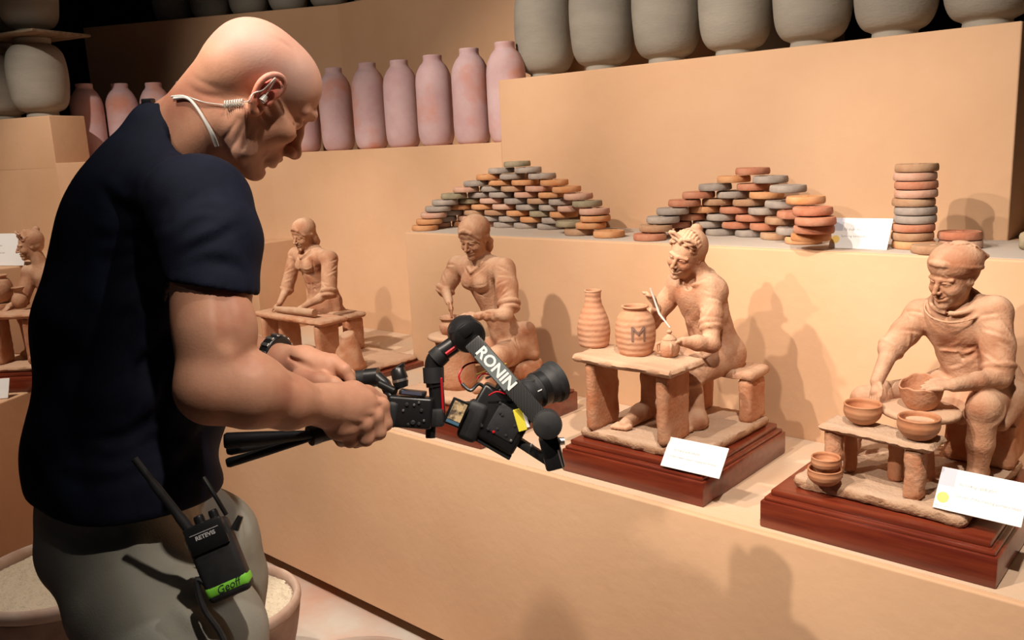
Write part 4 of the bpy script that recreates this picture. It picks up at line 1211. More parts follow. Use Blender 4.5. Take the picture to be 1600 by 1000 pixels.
F = Field((g[0] - .08, g[1] - .08, SB1 - .003), (g[0] + .08, g[1] + .08, SB1 + .16), .0025)
F.cone((g[0], g[1] + .02, SB1 + .01), (g[0], g[1] + .02, SB1 + .115), .062, .030, .01)
F.cut((g[0], g[1], SB1 + .128), (.15, -.3, 1)); F.wrinkle(.003, 70, 31); F.cut((0, 0, SB1 + .0005), (0, 0, -1))
tag(field_obj('clay_lump', F, M['clay_red']), 'tall lump of raw clay standing right of the clay roller', 'clay')

card((-.815, 2.262, 1.2015), .148, .088, 0.04, .55, [('Kỹ thuật Bàn Xoay', -.30, .12, .0085), ('Spinning turntable', -.32, -.10, .0085)], 'white card on the dusty step between the right disc pile and the disc tower', True)
card((-3.925, 1.268, 1.113), .20, .135, .40, .30, [('Nặn gốm', -.30, .12, .0085), ('Shaping by hand', -.32, -.10, .0085)], 'large white card standing above the sculpture at the left edge')

# ================= the sculpture at the left edge, half behind the man =================
RZ = Matrix.Rotation(.722, 3, 'Z')
PC = Vector((-3.585, 1.215, PZ))
lp = empty('wooden_plinth', PC, RZ); tag(lp, 'dark mahogany plinth at the left edge, partly hidden by the man', 'plinth')
box('base_block', (0, 0, .028), (.38, .30, .056), M['wood'], lp, bev=.004)
box('top_panel', (0, 0, .063), (.35, .27, .014), M['wood'], lp, bev=.003)
e = clay_thing('terracotta_sculpture', (PC.x, PC.y, PZ + .0705), 'clay sculpture of a curly-haired potter at a pot table, at the left edge')
SBL = PZ + .0705 + .022
def LW(x, y, z):
    q = PC + RZ @ Vector((x, y, 0)); return (q.x, q.y, z)
kid(rough_box('base_slab', LW(0, 0, SBL - .011), (.335, .255, .022), M['clay_pale'], None, RZ, .005, .012, 81), e)
tl = (-3.6971, 1.1738, 0.9699)
TL = tl[2]
kid(rough_box('tabletop', LW(-.01, -.05, TL - .010), (.23, .11, .020), M['clay_red'], None, RZ, .003, .010, 82), e)
for i, x in enumerate((-.095, .03)):
    kid(rough_box('table_leg', LW(x, -.045, (TL - .02 + SBL) / 2), (.035, .09, TL - .02 - SBL + .004), M['clay_red'], None, RZ, .004, .010, 84 + i), e)
F = Field((PC.x - .22, PC.y - .22, SBL - .003), (PC.x + .24, PC.y + .24, 1.33), .0025)
hd = np.array((-3.6949, 1.2934, 1.2048)); cs = hd + np.array((.035, .035, -.125)); pel = cs + np.array((.02, .03, -.15))
lat = np.array((.75, .66, 0))
F.chain([pel, (pel + cs) / 2, cs], [.048, .040, .046], .015, axis=lat, ratio=1.35)
F.cone(cs + lat * .07 + np.array((0, 0, .02)), cs - lat * .07 + np.array((0, 0, .02)), .030, .030, .015)
F.cone(cs, hd, .028, .026, .015)
for sgn in (-1, 1):
    a_ = cs + lat * .072 * sgn; b_ = a_ + np.array((.02, -.05, -.09)); c_ = b_ + np.array((.015 - lat[0] * .03 * sgn, -.06, -.01))
    F.chain([a_, b_], [.031, .026], .01); F.torus(b_, .023, .007, b_ - a_, .003); F.chain([b_, c_], [.019, .013], .008)
    sculpt_hand(F, c_, c_ + np.array((.01, -.018, -.006)), (.2, -.6, -.6), (0, -.4, .9), .019, .4, sgn)
    kn = pel + lat * .07 * sgn + np.array((.04, -.09, .0)); an = kn.copy(); an[2] = SBL + .02
    F.chain([pel + lat * .03 * sgn, kn], [.042, .032], .01); F.chain([kn, an], [.027, .018], .008)
    F.chain([an, an + np.array((.01, -.03, -.004))], [.019, .013], .008)
sculpt_head(F, hd, rotm((-.25, -.95, -.18), (.0, .0, 1)), .112, 'curls', .6)
F.cut((0, 0, SBL - .001), (0, 0, -1))
kid(field_obj('figure', F, M['clay']), e)
kid(rough_box('stool', tuple(pel * np.array((1, 1, 0)) + np.array((0, 0, (pel[2] - .04 + SBL) / 2))), (.12, .11, pel[2] - .04 - SBL), M['clay_red'], None, RZ, .004, .012, 88), e)
g = Vector((-3.7130, 1.1623, 0.9806)); g.z = TL + .001
st_ = put('turning_stand', lathe_mesh('turning_stand', [(0, 0), (.046, 0), (.048, .010), (.046, .022), (0, .022)], 32, .02, 3), g, 'flat round clay stand under the jar at the left edge', 'stand')
st_.data.materials.append(M['clay_red']); st_.data.polygons.foreach_set('use_smooth', [True] * len(st_.data.polygons)); st_.data.set_sharp_from_angle(angle=.6)
me = lathe_mesh('wide_jar', smooth_prof([(.026, 0), (.036, .006), (.050, .035), (.051, .062), (.043, .085), (.034, .094), (.033, .100), (.038, .106), (.034, .106), (.028, .095), (.02, .06), (0, .06)], 4), 40, .01, 8)
me.materials.append(M['clay']); me.polygons.foreach_set('use_smooth', [True] * len(me.polygons))
put('wide_jar', me, (g.x, g.y, TL + .0245), 'wide clay jar cut by the left edge of the picture', 'jar')
g = Vector((-3.6460, 1.2082, 0.9788)); g.z = TL + .001
me = lathe_mesh('small_jug', smooth_prof([(.016, 0), (.022, .003), (.029, .022), (.027, .042), (.017, .058), (.015, .066), (.024, .080), (.022, .081), (.012, .066), (.01, .05), (0, .05)], 4), 36, .03, 9)
me.materials.append(M['clay']); me.polygons.foreach_set('use_smooth', [True] * len(me.polygons))
put('small_jug', me, g, 'small clay jug with a flared rim beside the wide jar, against the man\'s back', 'jug')
g = LW(.05, -.075, 0)
me = lathe_mesh('round_pot', smooth_prof([(.015, 0), (.024, .004), (.031, .018), (.026, .032), (.015, .036), (.013, .034), (0, .03)], 4), 32, .03, 10)
me.materials.append(M['clay']); me.polygons.foreach_set('use_smooth', [True] * len(me.polygons))
put('round_pot', me, (g[0], g[1], SBL + .001), 'small round clay pot under the table at the left edge', 'pot')
c0 = (-3.4572, 1.0137, 0.6949); card((c0[0], c0[1], PZ + .0005), .09, .075, .80, .45, [('Nặn gốm', -.30, .10, .006)], 'white card in front of the dark plinth at the left edge')
c0 = LW(.115, -.128, PZ + .0715); card(c0, .075, .080, .722, .35, [('Sản phẩm', -.30, .10, .006)], 'white card on the dark plinth touching the man\'s back')


# ------------------------------------------------------------------ the man with the gimbal
def skin_mat():
    m = mat('skin', (0.47, 0.225, 0.14), 0.56, (0.54, 0.28, 0.18), 26.0, 6.0, 0.00025, 260.0, spec=0.32, lo=.3, hi=.7, sss=0.10, col3=(0.44, 0.17, 0.11), scale3=11.0, lo3=.52, hi3=.75)
    nt = m.node_tree
    b = nt.nodes['Principled BSDF']
    src = b.inputs['Base Color'].links[0].from_socket
    at = nt.nodes.new('ShaderNodeAttribute'); at.attribute_name = 'tint'
    sp = nt.nodes.new('ShaderNodeSeparateColor')
    nt.links.new(at.outputs['Color'], sp.inputs[0])
    prev = src
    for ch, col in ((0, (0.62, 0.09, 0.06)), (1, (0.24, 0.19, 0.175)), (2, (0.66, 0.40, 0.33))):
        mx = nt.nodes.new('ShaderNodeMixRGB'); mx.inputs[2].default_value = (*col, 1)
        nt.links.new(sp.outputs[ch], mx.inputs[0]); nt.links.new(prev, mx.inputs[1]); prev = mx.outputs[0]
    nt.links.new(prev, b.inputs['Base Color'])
    return m
M['skin'] = skin_mat()
M['shirt'] = mat('navy_cotton', (0.0045, 0.0065, 0.018), 0.8, (0.007, 0.010, 0.025), 30.0, 4.0, 0.0003, 400.0, spec=0.18)
M['trousers'] = mat('grey_cotton_trousers', (0.33, 0.325, 0.28), 0.85, (0.29, 0.285, 0.245), 12.0, 4.0, 0.0004, 350.0, spec=0.2)
M['black'] = mat('black_plastic', (0.012, 0.012, 0.013), 0.35, spec=0.5)
M['black_matt'] = mat('matt_black_rubber', (0.016, 0.016, 0.017), 0.6, (0.024, 0.024, 0.026), 60.0, spec=0.4)
M['steel'] = mat('brushed_steel', (0.75, 0.74, 0.72), 0.38, metal=1.0)
M['clear'] = mat('clear_tube', (0.85, 0.86, 0.82), 0.12, spec=0.6, trans=0.5)
M['lanyard'] = mat('white_cord', (0.75, 0.75, 0.72), 0.5)
M['shoe'] = mat('dark_leather', (0.03, 0.025, 0.02), 0.5)

man = empty('person', (-1.34, 0.62, 0.0))
tag(man, 'bald man in navy t-shirt and grey trousers leaning forward with a camera gimbal', 'person')
FW = np.array((.20, .98, 0.0)); LT = np.array((-.98, .20, 0.0))   # body forward, body left
UPV = np.array((0, 0, 1.0))

# ---- head
HR = np.array([[0.1041935, -0.93930892, 0.32686767], [0.74644283, 0.29104504, 0.59842785], [-0.65724183, 0.18163573, 0.73146541]])
HC = np.array((-1.2671, 0.8096, 1.6077))
def hp(x, y, z): return HC + HR @ np.array((x, y, z), float)
H = Field((-1.52, 0.60, 1.40), (-1.08, 1.02, 1.80), 0.0021)
H.ell(hp(-.002, 0, .042), (.088, .074, .066), .02, rot=HR)
H.ell(hp(-.034, 0, .030), (.060, .067, .064), .02, rot=HR)
H.ell(hp(.036, 0, .042), (.054, .062, .056), .025, rot=HR)
H.ell(hp(.032, 0, -.035), (.062, .060, .068), .02, rot=HR)
H.ell(hp(.050, 0, -.082), (.040, .040, .032), .02, rot=HR)
for y in (-1, 1):
    H.cone(hp(-.004, .058 * y, -.040), hp(.035, .048 * y, -.082), .016, .017, .015)          # jaw
    H.cone(hp(.035, .048 * y, -.082), hp(.078, .015 * y, -.100), .016, .015, .015)
    H.ell(hp(.060, .046 * y, -.020), (.026, .022, .020), .015, rot=HR)                       # cheekbone
    H.cone(hp(.055, .053 * y, -.010), hp(.010, .068 * y, .000), .010, .008, .012)
    H.chain([hp(.093, .010 * y, .026), hp(.090, .028 * y, .031), hp(.072, .050 * y, .026)], [.0070, .0075, .006], .014)   # brow
    H.ell(hp(.099, .032 * y, .006), (.018, .022, .012), .010, 'sub', rot=HR)
    H.ell(hp(.073, .031 * y, .005), (.0155, .0175, .0130), .006, rot=HR)
    H.chain([hp(.0895, .015 * y, .003), hp(.093, .031 * y, .0035), hp(.081, .048 * y, .001)], [.0012, .0018, .0012], .003, 'sub')
    H.chain([hp(.087, .018 * y, -.008), hp(.087, .034 * y, -.013), hp(.074, .048 * y, -.008)], [.002, .003, .002], .006)
    for q in (.004, -.003, -.010):
        H.chain([hp(.070, .054 * y, q), hp(.056, .062 * y, q * 1.6 - .002)], [.0010, .0008], .004, 'sub')     # crow's feet
    H.chain([hp(.106, .017 * y, -.040), hp(.091, .033 * y, -.056), hp(.078, .038 * y, -.075)], [.0015, .0028, .0015], .010, 'sub')
    H.ell(hp(.022, .045 * y, -.045), (.034, .020, .030), .02, rot=HR)
H.chain([hp(.090, 0, .022), hp(.101, 0, -.004), hp(.114, 0, -.028)], [.0085, .0092, .0110], .010)
H.ell(hp(.117, 0, -.032), (.013, .0125, .0115), .008, rot=HR)
for y in (-1, 1):
    H.ell(hp(.106, .014 * y, -.037), (.012, .009, .009), .006, rot=HR)
    H.ell(hp(.111, .007 * y, -.044), (.006, .0035, .005), .003, 'sub', rot=HR)
H.ell(hp(.084, 0, -.063), (.022, .030, .022), .014, rot=HR)
H.chain([hp(.084, -.026, -.064), hp(.103, 0, -.0625), hp(.084, .026, -.064)], [.002, .0026, .002], .004, 'sub')
H.chain([hp(.088, -.020, -.058), hp(.105, 0, -.056), hp(.088, .020, -.058)], [.003, .0045, .003], .005)
H.chain([hp(.087, -.018, -.069), hp(.102, 0, -.070), hp(.087, .018, -.069)], [.003, .0055, .003], .005)
H.ell(hp(.084, 0, -.098), (.018, .020, .015), .012, rot=HR)
H.ell(hp(.088, 0, -.082), (.010, .018, .004), .008, 'sub', rot=HR)
# neck: thick, from the skull base down into the collar
NB = np.array((-1.4059, 0.7495, 1.5374)); NB2 = np.array((-1.3644, 0.7527, 1.5128))
H.cone(hp(-.040, 0, .000), NB, .054, .058, .02)
H.cone(hp(.000, 0, -.060), NB2, .050, .060, .02)
H.cone(NB, NB - np.array((0.02, .01, .10)), .066, .10, .02)
for a_, b_, c_ in (((383, 190), (368, 222), (352, 245)), ((394, 198), (380, 232), (366, 255)), ((404, 205), (394, 238), (382, 262)), ((372, 186), (356, 210), (338, 228))):
    px3 = []
    for (x_, y_) in (a_, b_, c_):
        px3.append(np.array((0, 0, 1.5)) + np.array(CAMROT) @ np.array(((x_ - 800) / 1352. * 1.37, -(y_ - 500) / 1352. * 1.37, -1.37)))
    H.crease(px3, .0011, .0032)
for pts_ in (((300, 118), (322, 132), (352, 138)), ((292, 134), (318, 148), (345, 152)), ((430, 60), (455, 75), (470, 100))):
    H.crease([np.array((0, 0, 1.5)) + np.array(CAMROT) @ np.array(((x_ - 800) / 1352. * 1.37, -(y_ - 500) / 1352. * 1.37, -1.37)) for x_, y_ in pts_], .0012, .005)
# ears
for y in (-1, 1):
    c = lambda x, yy, z: hp(x, yy * y, z)
    EX = .006
    H.ell(c(.0 - EX, .080, .004), (.017, .007, .028), .004, rot=HR)
    ring = [(-.004, .086, .034), (-.017, .092, .030), (-.025, .094, .014), (-.024, .092, -.004), (-.017, .088, -.020), (-.006, .085, -.031), (.003, .082, -.030)]
    full = [(.010, .080, .004), (.013, .082, .018), (.009, .085, .031), (-.001, .088, .037), (-.012, .091, .034), (-.021, .093, .024), (-.024, .093, .010), (-.021, .091, -.004), (-.015, .088, -.017), (-.006, .085, -.029), (.002, .082, -.029), (.006, .079, -.020)]
    sp_ = spline([c(*v) for v in full], 4)
    nr = len(sp_)
    H.chain([np.array(v) for v in sp_], [.0026 + .0016 * math.sin(math.pi * q / nr) + (.0022 if q > nr * .70 else 0) for q in range(nr)], .003)
    H.ell(c(-.004, .083, .006), (.016, .006, .024), .004, rot=HR)
    H.ell(c(-.003, .094, .019), (.011, .008, .011), .003, 'sub', rot=HR)
    H.ell(c(.001, .090, -.004), (.009, .009, .011), .003, 'sub', rot=HR)
    H.chain([c(-.010, .087, .024), c(-.014, .089, .010), c(-.010, .088, -.008), c(-.003, .085, -.014)], [.0022, .0030, .0028, .002], .003)
    H.ell(c(.009, .083, -.005), (.0045, .004, .006), .003, rot=HR)
Ph, Fh = H.arrays()
loc = (Ph - HC) @ HR
tint = np.zeros((len(Ph), 4), np.float32); tint[:, 3] = 1
er = np.exp(-(((loc[:, 0] + .008) / .022) ** 2 + ((np.abs(loc[:, 1]) - .090) / .012) ** 2 + ((loc[:, 2] - .010) / .030) ** 2))
tint[:, 0] = np.clip(er * 1.1, 0, .85)
# shaved hair shadow: a band above and behind the ears and round the nape
lx, ly, lz = loc.T
top = .078 - .25 * np.maximum(lx, 0) + .02 * np.sin(lx * 60)
st = 1 / (1 + np.exp(-(top - lz) / .006)) / (1 + np.exp(-(lz - (.000 - .35 * np.minimum(lx, 0) * 0 + .02)) / .006)) / (1 + np.exp(-(.052 - lx) / .006))
beard = np.exp(-((lz + .085) / .034) ** 2) / (1 + np.exp(-(lx + .0) / .01)) * .35
tint[:, 1] = np.clip(st * .55 + beard, 0, .65) * (1 - tint[:, 0])
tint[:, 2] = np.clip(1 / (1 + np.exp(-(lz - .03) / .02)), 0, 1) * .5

# ---- arms
A = Field((-1.36, 0.42, 1.00), (-0.93, 0.98, 1.50), 0.0024)
sh = np.array((-1.1842, 0.6615, 1.4388)); ua = np.array((-1.1341, 0.6319, 1.3398)); ub = np.array((-1.0982, 0.6031, 1.2651)); el = np.array((-1.0824, 0.5843, 1.1934))
f1 = np.array((-1.0604, 0.6282, 1.1816)); f2 = np.array((-1.0575, 0.6842, 1.1509)); wr = np.array((-1.0607, 0.7503, 1.1275))
A.chain([sh, ua, ub, el], [.058, .054, .050, .050], .015)
A.ell((-1.0870, 0.6029, 1.2527), (.042, .042, .055), .02)
A.ell((-1.1247, 0.5998, 1.2904), (.036, .036, .062), .02)
A.chain([el, f1], [.050, .050], .012)
A.chain([f1, f2, wr], [.050, .036, .0255], .015, axis=(0, 0, 1), ratio=1.08)
A.ell((-1.0716, 0.6037, 1.2042), (.038, .036, .034), .015)
A.ell((-1.0767, 0.6254, 1.2768), (.024, .024, .036), .02)
A.chain([(-1.0555, 0.5997, 1.3144), (-1.0338, 0.5923, 1.2654), (-1.0205, 0.6092, 1.2327)], [.003, .005, .003], .02, 'sub')
A.chain([(-1.0265, 0.6381, 1.2074), (-1.0408, 0.6964, 1.1660), (-1.0433, 0.7302, 1.1475)], [.003, .004, .003], .012, 'sub')
# right hand, closed round the gimbal grip
gp0, gp1 = np.array((-1.1111, 0.7716, 1.0690)), np.array((-1.0816, 0.8967, 1.0794))
gax = (gp1 - gp0) / np.linalg.norm(gp1 - gp0)
palm = [np.array((-1.0638, 0.7663, 1.1208)), np.array((-1.0569, 0.7910, 1.1135)), np.array((-1.0531, 0.8141, 1.1102))]
A.chain([wr, palm[0], palm[1], palm[2]], [.027, .027, .028, .026], .015, axis=(0, 0, 1), ratio=1.18)
K = [np.array((-1.0428, 0.8429, 1.1066)), np.array((-1.0359, 0.8230, 1.0961)), np.array((-1.0375, 0.8019, 1.0891)), np.array((-1.0471, 0.7830, 1.0863))]
P1 = [np.array((-1.0369, 0.8444, 1.0774)), np.array((-1.0334, 0.8273, 1.0680)), np.array((-1.0398, 0.8063, 1.0623)), np.array((-1.0545, 0.7865, 1.0630))]
P2 = [np.array((-1.0743, 0.8549, 1.0524)), np.array((-1.0776, 0.8409, 1.0470)), np.array((-1.0880, 0.8226, 1.0437)), np.array((-1.1005, 0.8044, 1.0487))]
P3 = [np.array((-1.0992, 0.8568, 1.0560)), np.array((-1.1050, 0.8450, 1.0516)), np.array((-1.1165, 0.8287, 1.0496)), np.array((-1.1283, 0.8106, 1.0524))]
for i in range(4):
    A.chain([palm[1] * .5 + palm[2] * .5 + (K[i] - palm[2]) * .3, K[i], P1[i], P2[i], P3[i]], [.012, .0125, .0112, .0100, .0088], .0045)
    A.ell(K[i], (.0118, .0118, .0118), .008)
A.chain([(-1.0636, 0.7775, 1.1364), (-1.0622, 0.8063, 1.1368), (-1.0684, 0.8383, 1.1237), (-1.0688, 0.8676, 1.1067)], [.018, .0145, .012, .0095], .010)
A.ell((-1.0619, 0.7699, 1.0872), (.022, .018, .020), .012)
for i in range(3):
    a_, b_ = palm[0] + (K[i] - palm[2]) * .3, K[i]
    A.chain([a_ + np.array((.016, -.018, .006)), b_ + np.array((.008, -.010, .010))], [.0022, .0026], .006)
# left arm and hand
B = Field((-1.56, 0.78, 1.02), (-1.05, 1.16, 1.22), 0.0024)
lel = np.array((-1.5412, 0.7978, 1.1481)); lf = np.array((-1.4233, 0.8237, 1.1572)); lw = np.array((-1.2991, 0.8353, 1.1432)); lk = np.array((-1.2059, 0.8686, 1.1346))
B.chain([lel, lf, lw], [.046, .038, .0275], .015, axis=(0, 0, 1), ratio=1.05)
B.chain([lw, lw * .5 + lk * .5, lk], [.027, .028, .025], .015, axis=(0, 0, 1), ratio=1.25)
lK = [np.array((-1.1993, 0.8722, 1.1518)), np.array((-1.2040, 0.8855, 1.1403)), np.array((-1.2132, 0.8939, 1.1256)), np.array((-1.2252, 0.8933, 1.1123))]
lP = [np.array((-1.1712, 0.8739, 1.1406)), np.array((-1.1764, 0.8863, 1.1279)), np.array((-1.1903, 0.8970, 1.1119)), np.array((-1.2080, 0.8984, 1.0996))]
lQ = [np.array((-1.1613, 0.8780, 1.1230)), np.array((-1.1691, 0.8885, 1.1114)), np.array((-1.1815, 0.8942, 1.0978)), np.array((-1.2012, 0.8948, 1.0887))]
for i in range(4):
    B.chain([lk * .6 + lw * .4 + (lK[i] - lk) * .4, lK[i], lP[i], lQ[i]], [.012, .0122, .0108, .0092], .0045)
B.chain([(-1.2253, 0.8223, 1.1289), (-1.1921, 0.8333, 1.1256), (-1.1673, 0.8447, 1.1210), (-1.1417, 0.8569, 1.1064)], [.019, .0165, .0135, .0105], .010)
B.chain([(-1.2578, 0.8287, 1.1593), (-1.2168, 0.8316, 1.1505), (-1.1909, 0.8378, 1.1381)], [.002, .003, .002], .008, 'sub')
B.chain([(-1.2764, 0.8066, 1.1388), (-1.2462, 0.8135, 1.1301), (-1.2218, 0.8206, 1.1365)], [.002, .003, .002], .008, 'sub')
arrs = [(Ph, Fh)] + [f.arrays() for f in (A, B)]
# hidden trunk so that the body is one figure under its clothes
T = Field((-1.72, 0.28, 0.86), (-1.02, 0.95, 1.62), 0.010)
rsh = sh; lsh = sh + LT * .36 + np.array((0, 0, .01))
chs = np.array((-1.4194, 0.6954, 1.4320)); wst = np.array((-1.4155, 0.6021, 1.1216)); hpc = np.array((-1.4017, 0.5642, 0.9341))
T.cone(NB, chs, .06, .085, .05); T.chain([chs, wst, wst * .5 + hpc * .5], [.090, .080, .060], .03, axis=LT, ratio=1.35)
T.cone(rsh, lsh, .05, .05, .04); T.chain([lsh, np.array((-1.6093, 0.7719, 1.1771)), lel], [.05, .045, .045], .03)
arrs.append(T.arrays())
off = 0; Pl, Fl, tn = [], [], []
for i, (P_, F_) in enumerate(arrs):
    Pl.append(P_); Fl.append(F_ + off); off += len(P_)
    if i == 0: tn.append(tint)
    else:
        t_ = np.zeros((len(P_), 4), np.float32); t_[:, 3] = 1; tn.append(t_)
me = mesh_np('body', np.concatenate(Pl), np.concatenate(Fl))
ca = me.color_attributes.new('tint', 'FLOAT_COLOR', 'POINT')
ca.data.foreach_set('color', np.concatenate(tn).ravel())
body = kid(link('body', me, M['skin']), man)

# ---- t-shirt
S = Field((-1.80, 0.18, 0.86), (-0.98, 1.02, 1.66), 0.0046)
S.cone(chs + np.array((0, 0, .0)), wst, .104, .122, .03, axis=LT, ratio=1.34)
S.cone(wst, hpc - np.array((0, 0, .06)), .120, .134, .03, axis=LT, ratio=1.36)
S.ell((-1.4254, 0.6082, 1.2284), (.138, .118, .15), .04)
S.ell((-1.4124, 0.5517, 1.0255), (.13, .115, .13), .04)
S.ell((-1.3086, 0.5653, 0.9848), (.125, .125, .11), .04)
S.ell((-1.4192, 0.6440, 1.3413), (.12, .11, .17), .04)
S.ell((-1.4145, 0.7124, 1.4787), (.10, .085, .09), .04)
S.ell((-1.3616, 0.6551, 1.1392), (.10, .10, .14), .05)            # belly
S.cone(rsh + np.array((-.01, -.01, .0)), lsh, .068, .066, .03)
S.cone(NB - np.array((.0, .0, .02)), chs, .082, .10, .03)
S.cone(NB + np.array((-.012, -.006, .002)), NB + (NB - chs) * .22, .072, .066, .02)
sl0, sl1, sl2 = np.array((-1.1917, 0.6616, 1.4387)), np.array((-1.1439, 0.6419, 1.3841)), np.array((-1.1090, 0.6112, 1.2807))
S.chain([sl0, sl1, sl2], [.070, .0675, .0630], .018)
S.wrinkle(.0035, 26, 3, (tuple((-1.2832, 0.5690, 1.2711)), .30), (1, 1, 2))
S.wrinkle(.0030, 44, 7, (tuple((-1.2344, 0.6031, 1.3374)), .16), (.5, .5, 1.6))
S.wrinkle(.0030, 38, 9, (tuple((-1.2502, 0.5478, 1.0818)), .20), (.4, .4, 1.6))
for pts, w in (([(-1.1636, 0.5796, 1.3452), (-1.2158, 0.5703, 1.3058), (-1.2607, 0.5496, 1.2768), (-1.2935, 0.5190, 1.2210)], .007), ([(-1.1634, 0.5845, 1.3627), (-1.2237, 0.5753, 1.3513), (-1.2727, 0.5525, 1.3278)], .006),
               ([(-1.1609, 0.5792, 1.3090), (-1.1965, 0.5727, 1.2507), (-1.2323, 0.5550, 1.2019), (-1.2498, 0.5352, 1.1355)], .007), ([(-1.1729, 0.5802, 1.0978), (-1.1987, 0.5449, 1.1030), (-1.2379, 0.5031, 1.0781), (-1.3295, 0.4780, 1.0865)], .006),
               ([(-1.1614, 0.5782, 1.0513), (-1.1950, 0.5384, 1.0665), (-1.2417, 0.4912, 1.0465), (-1.3428, 0.4677, 1.0411)], .006), ([(-1.1812, 0.5943, 1.4332), (-1.2591, 0.5793, 1.4333), (-1.3214, 0.5746, 1.4708)], .006),
               ([(-1.1706, 0.5922, 1.4156), (-1.2381, 0.5735, 1.3927), (-1.3109, 0.5506, 1.3973)], .006), ([(-1.1658, 0.5731, 1.2260), (-1.1850, 0.5611, 1.1689), (-1.2036, 0.5415, 1.1323)], .007),
               ([(-1.1751, 0.5867, 1.3845), (-1.2326, 0.5728, 1.3717), (-1.2968, 0.5537, 1.3614)], .006), ([(-1.1627, 0.6069, 1.1119), (-1.1702, 0.5753, 1.0702), (-1.2014, 0.5369, 1.0308)], .006),
               ([(-1.1614, 0.5693, 1.2738), (-1.2112, 0.5526, 1.2245), (-1.2657, 0.5207, 1.1856)], .006), ([(-1.1582, 0.5415, 1.1594), (-1.2178, 0.5178, 1.1168), (-1.2927, 0.4749, 1.1048)], .006)):
    S.fold(pts, w * .85, .011)
S.crease([(-1.3515, 0.6981, 1.5725), (-1.3385, 0.6735, 1.5395), (-1.3090, 0.6466, 1.4936), (-1.2360, 0.6289, 1.4389), (-1.1893, 0.6020, 1.3868)], .0022, .0045)     # shoulder seam
hz = np.array((-1.2908, 0.4855, 0.9850)); hz2 = np.array((-1.2512, 0.6580, 0.9856))
dn = np.array((0.0, 0.0, -1.0)); hd_ = hz2 - hz; nrm_ = dn - hd_ * (dn @ hd_) / (hd_ @ hd_)
S.cut(hz, nrm_, .012)
# neck opening
S.cone(NB + np.array((0, 0, -.005)), NB + (NB - chs) * .8, .062, .070, .008, 'sub')
S.cone(NB2 + np.array((.01, .01, -.01)), hp(.0, 0, -.06), .068, .07, .006, 'sub')
for pts, w in (([(-1.1328, 0.5801, 1.3720), (-1.0915, 0.5865, 1.3854), (-1.0627, 0.6097, 1.4012), (-1.0589, 0.6367, 1.4124)], .0045), ([(-1.1296, 0.5777, 1.3521), (-1.0755, 0.5895, 1.3685), (-1.0562, 0.6247, 1.3589), (-1.0552, 0.6420, 1.3434)], .0040),
               ([(-1.1231, 0.6052, 1.4331), (-1.0852, 0.6129, 1.4373), (-1.0673, 0.6308, 1.4188), (-1.0648, 0.6470, 1.3689)], .0045), ([(-1.1374, 0.5812, 1.3911), (-1.0977, 0.5892, 1.4160), (-1.0789, 0.6073, 1.4207), (-1.0660, 0.6219, 1.4067)], .0045),
               ([(-1.1573, 0.5996, 1.4242), (-1.1294, 0.6024, 1.4438), (-1.1078, 0.6189, 1.4584)], .0035)):
    S.fold(pts, w, .0085)
s_a, s_b = np.array((-1.1443, 0.5742, 1.3373)), np.array((-1.0631, 0.6474, 1.3133))
sd = (s_b - s_a); sd /= np.linalg.norm(sd); vd = np.array((-.654, .731, -.19)); hn = np.cross(sd, vd); hn /= np.linalg.norm(hn)
if hn[2] > 0: hn = -hn
vd = np.cross(hn, sd)
cen = (s_a + s_b) / 2; cen = cen + vd * float((sl2 - cen) @ vd)
S.box(cen + hn * .080, (.070, .075, .080), .004, 'sub', np.array([sd, vd, hn]).T, .004)
S.cone(sl2 * .55 + sl1 * .45, sl2 + (sl2 - sl1), .053, .053, .004, 'sub')
S.lam = (.5, .5, .5, .5, -.3)
shirt = field_obj('t_shirt', S, M['shirt']); kid(shirt, man)
kid(tube('collar_seam', [tuple(NB2 + np.array(p)) for p in ((.0, -.078, -.012), (.045, -.060, -.030))], .0015, M['shirt'], None, 8), man)

# ---- trousers
TR = Field((-1.78, 0.20, 0.02), (-0.98, 1.12, 1.02), 0.0062)
pv = np.array((-1.3876, 0.5609, 0.9254))
TR.cone(pv + np.array((0, 0, .10)), pv, .104, .114, .02, axis=LT, ratio=1.34)
TR.ell((-1.3719, 0.5388, 0.8930), (.125, .115, .085), .04)
nk_ = np.array((-1.1392, 0.5251, 0.6258)); nt_ = np.array((-1.2765, 0.5404, 0.8353)); nf = np.array((nk_[0] - .03, nk_[1] - .06, .075))
TR.chain([nt_, np.array((-1.1704, 0.5428, 0.7962)), nk_], [.122, .112, .085], .03)
TR.chain([nk_, nf], [.080, .070], .02)
ft_ = np.array((-1.4345, 0.7196, 0.8063)); fm_ = np.array((-1.4218, 0.7383, 0.7316)); fk_ = np.array((-1.3796, 0.6845, 0.4918)); ff = np.array((fk_[0] - .02, fk_[1] - .04, .075))
TR.chain([pv + LT * .08, ft_, fm_], [.115, .095, .082], .03)
TR.chain([fm_, fk_, ff], [.080, .078, .068], .02)
TR.wrinkle(.0035, 24, 21, (tuple((-1.1531, 0.5511, 0.8716)), .22), (1, 1, 1.5))
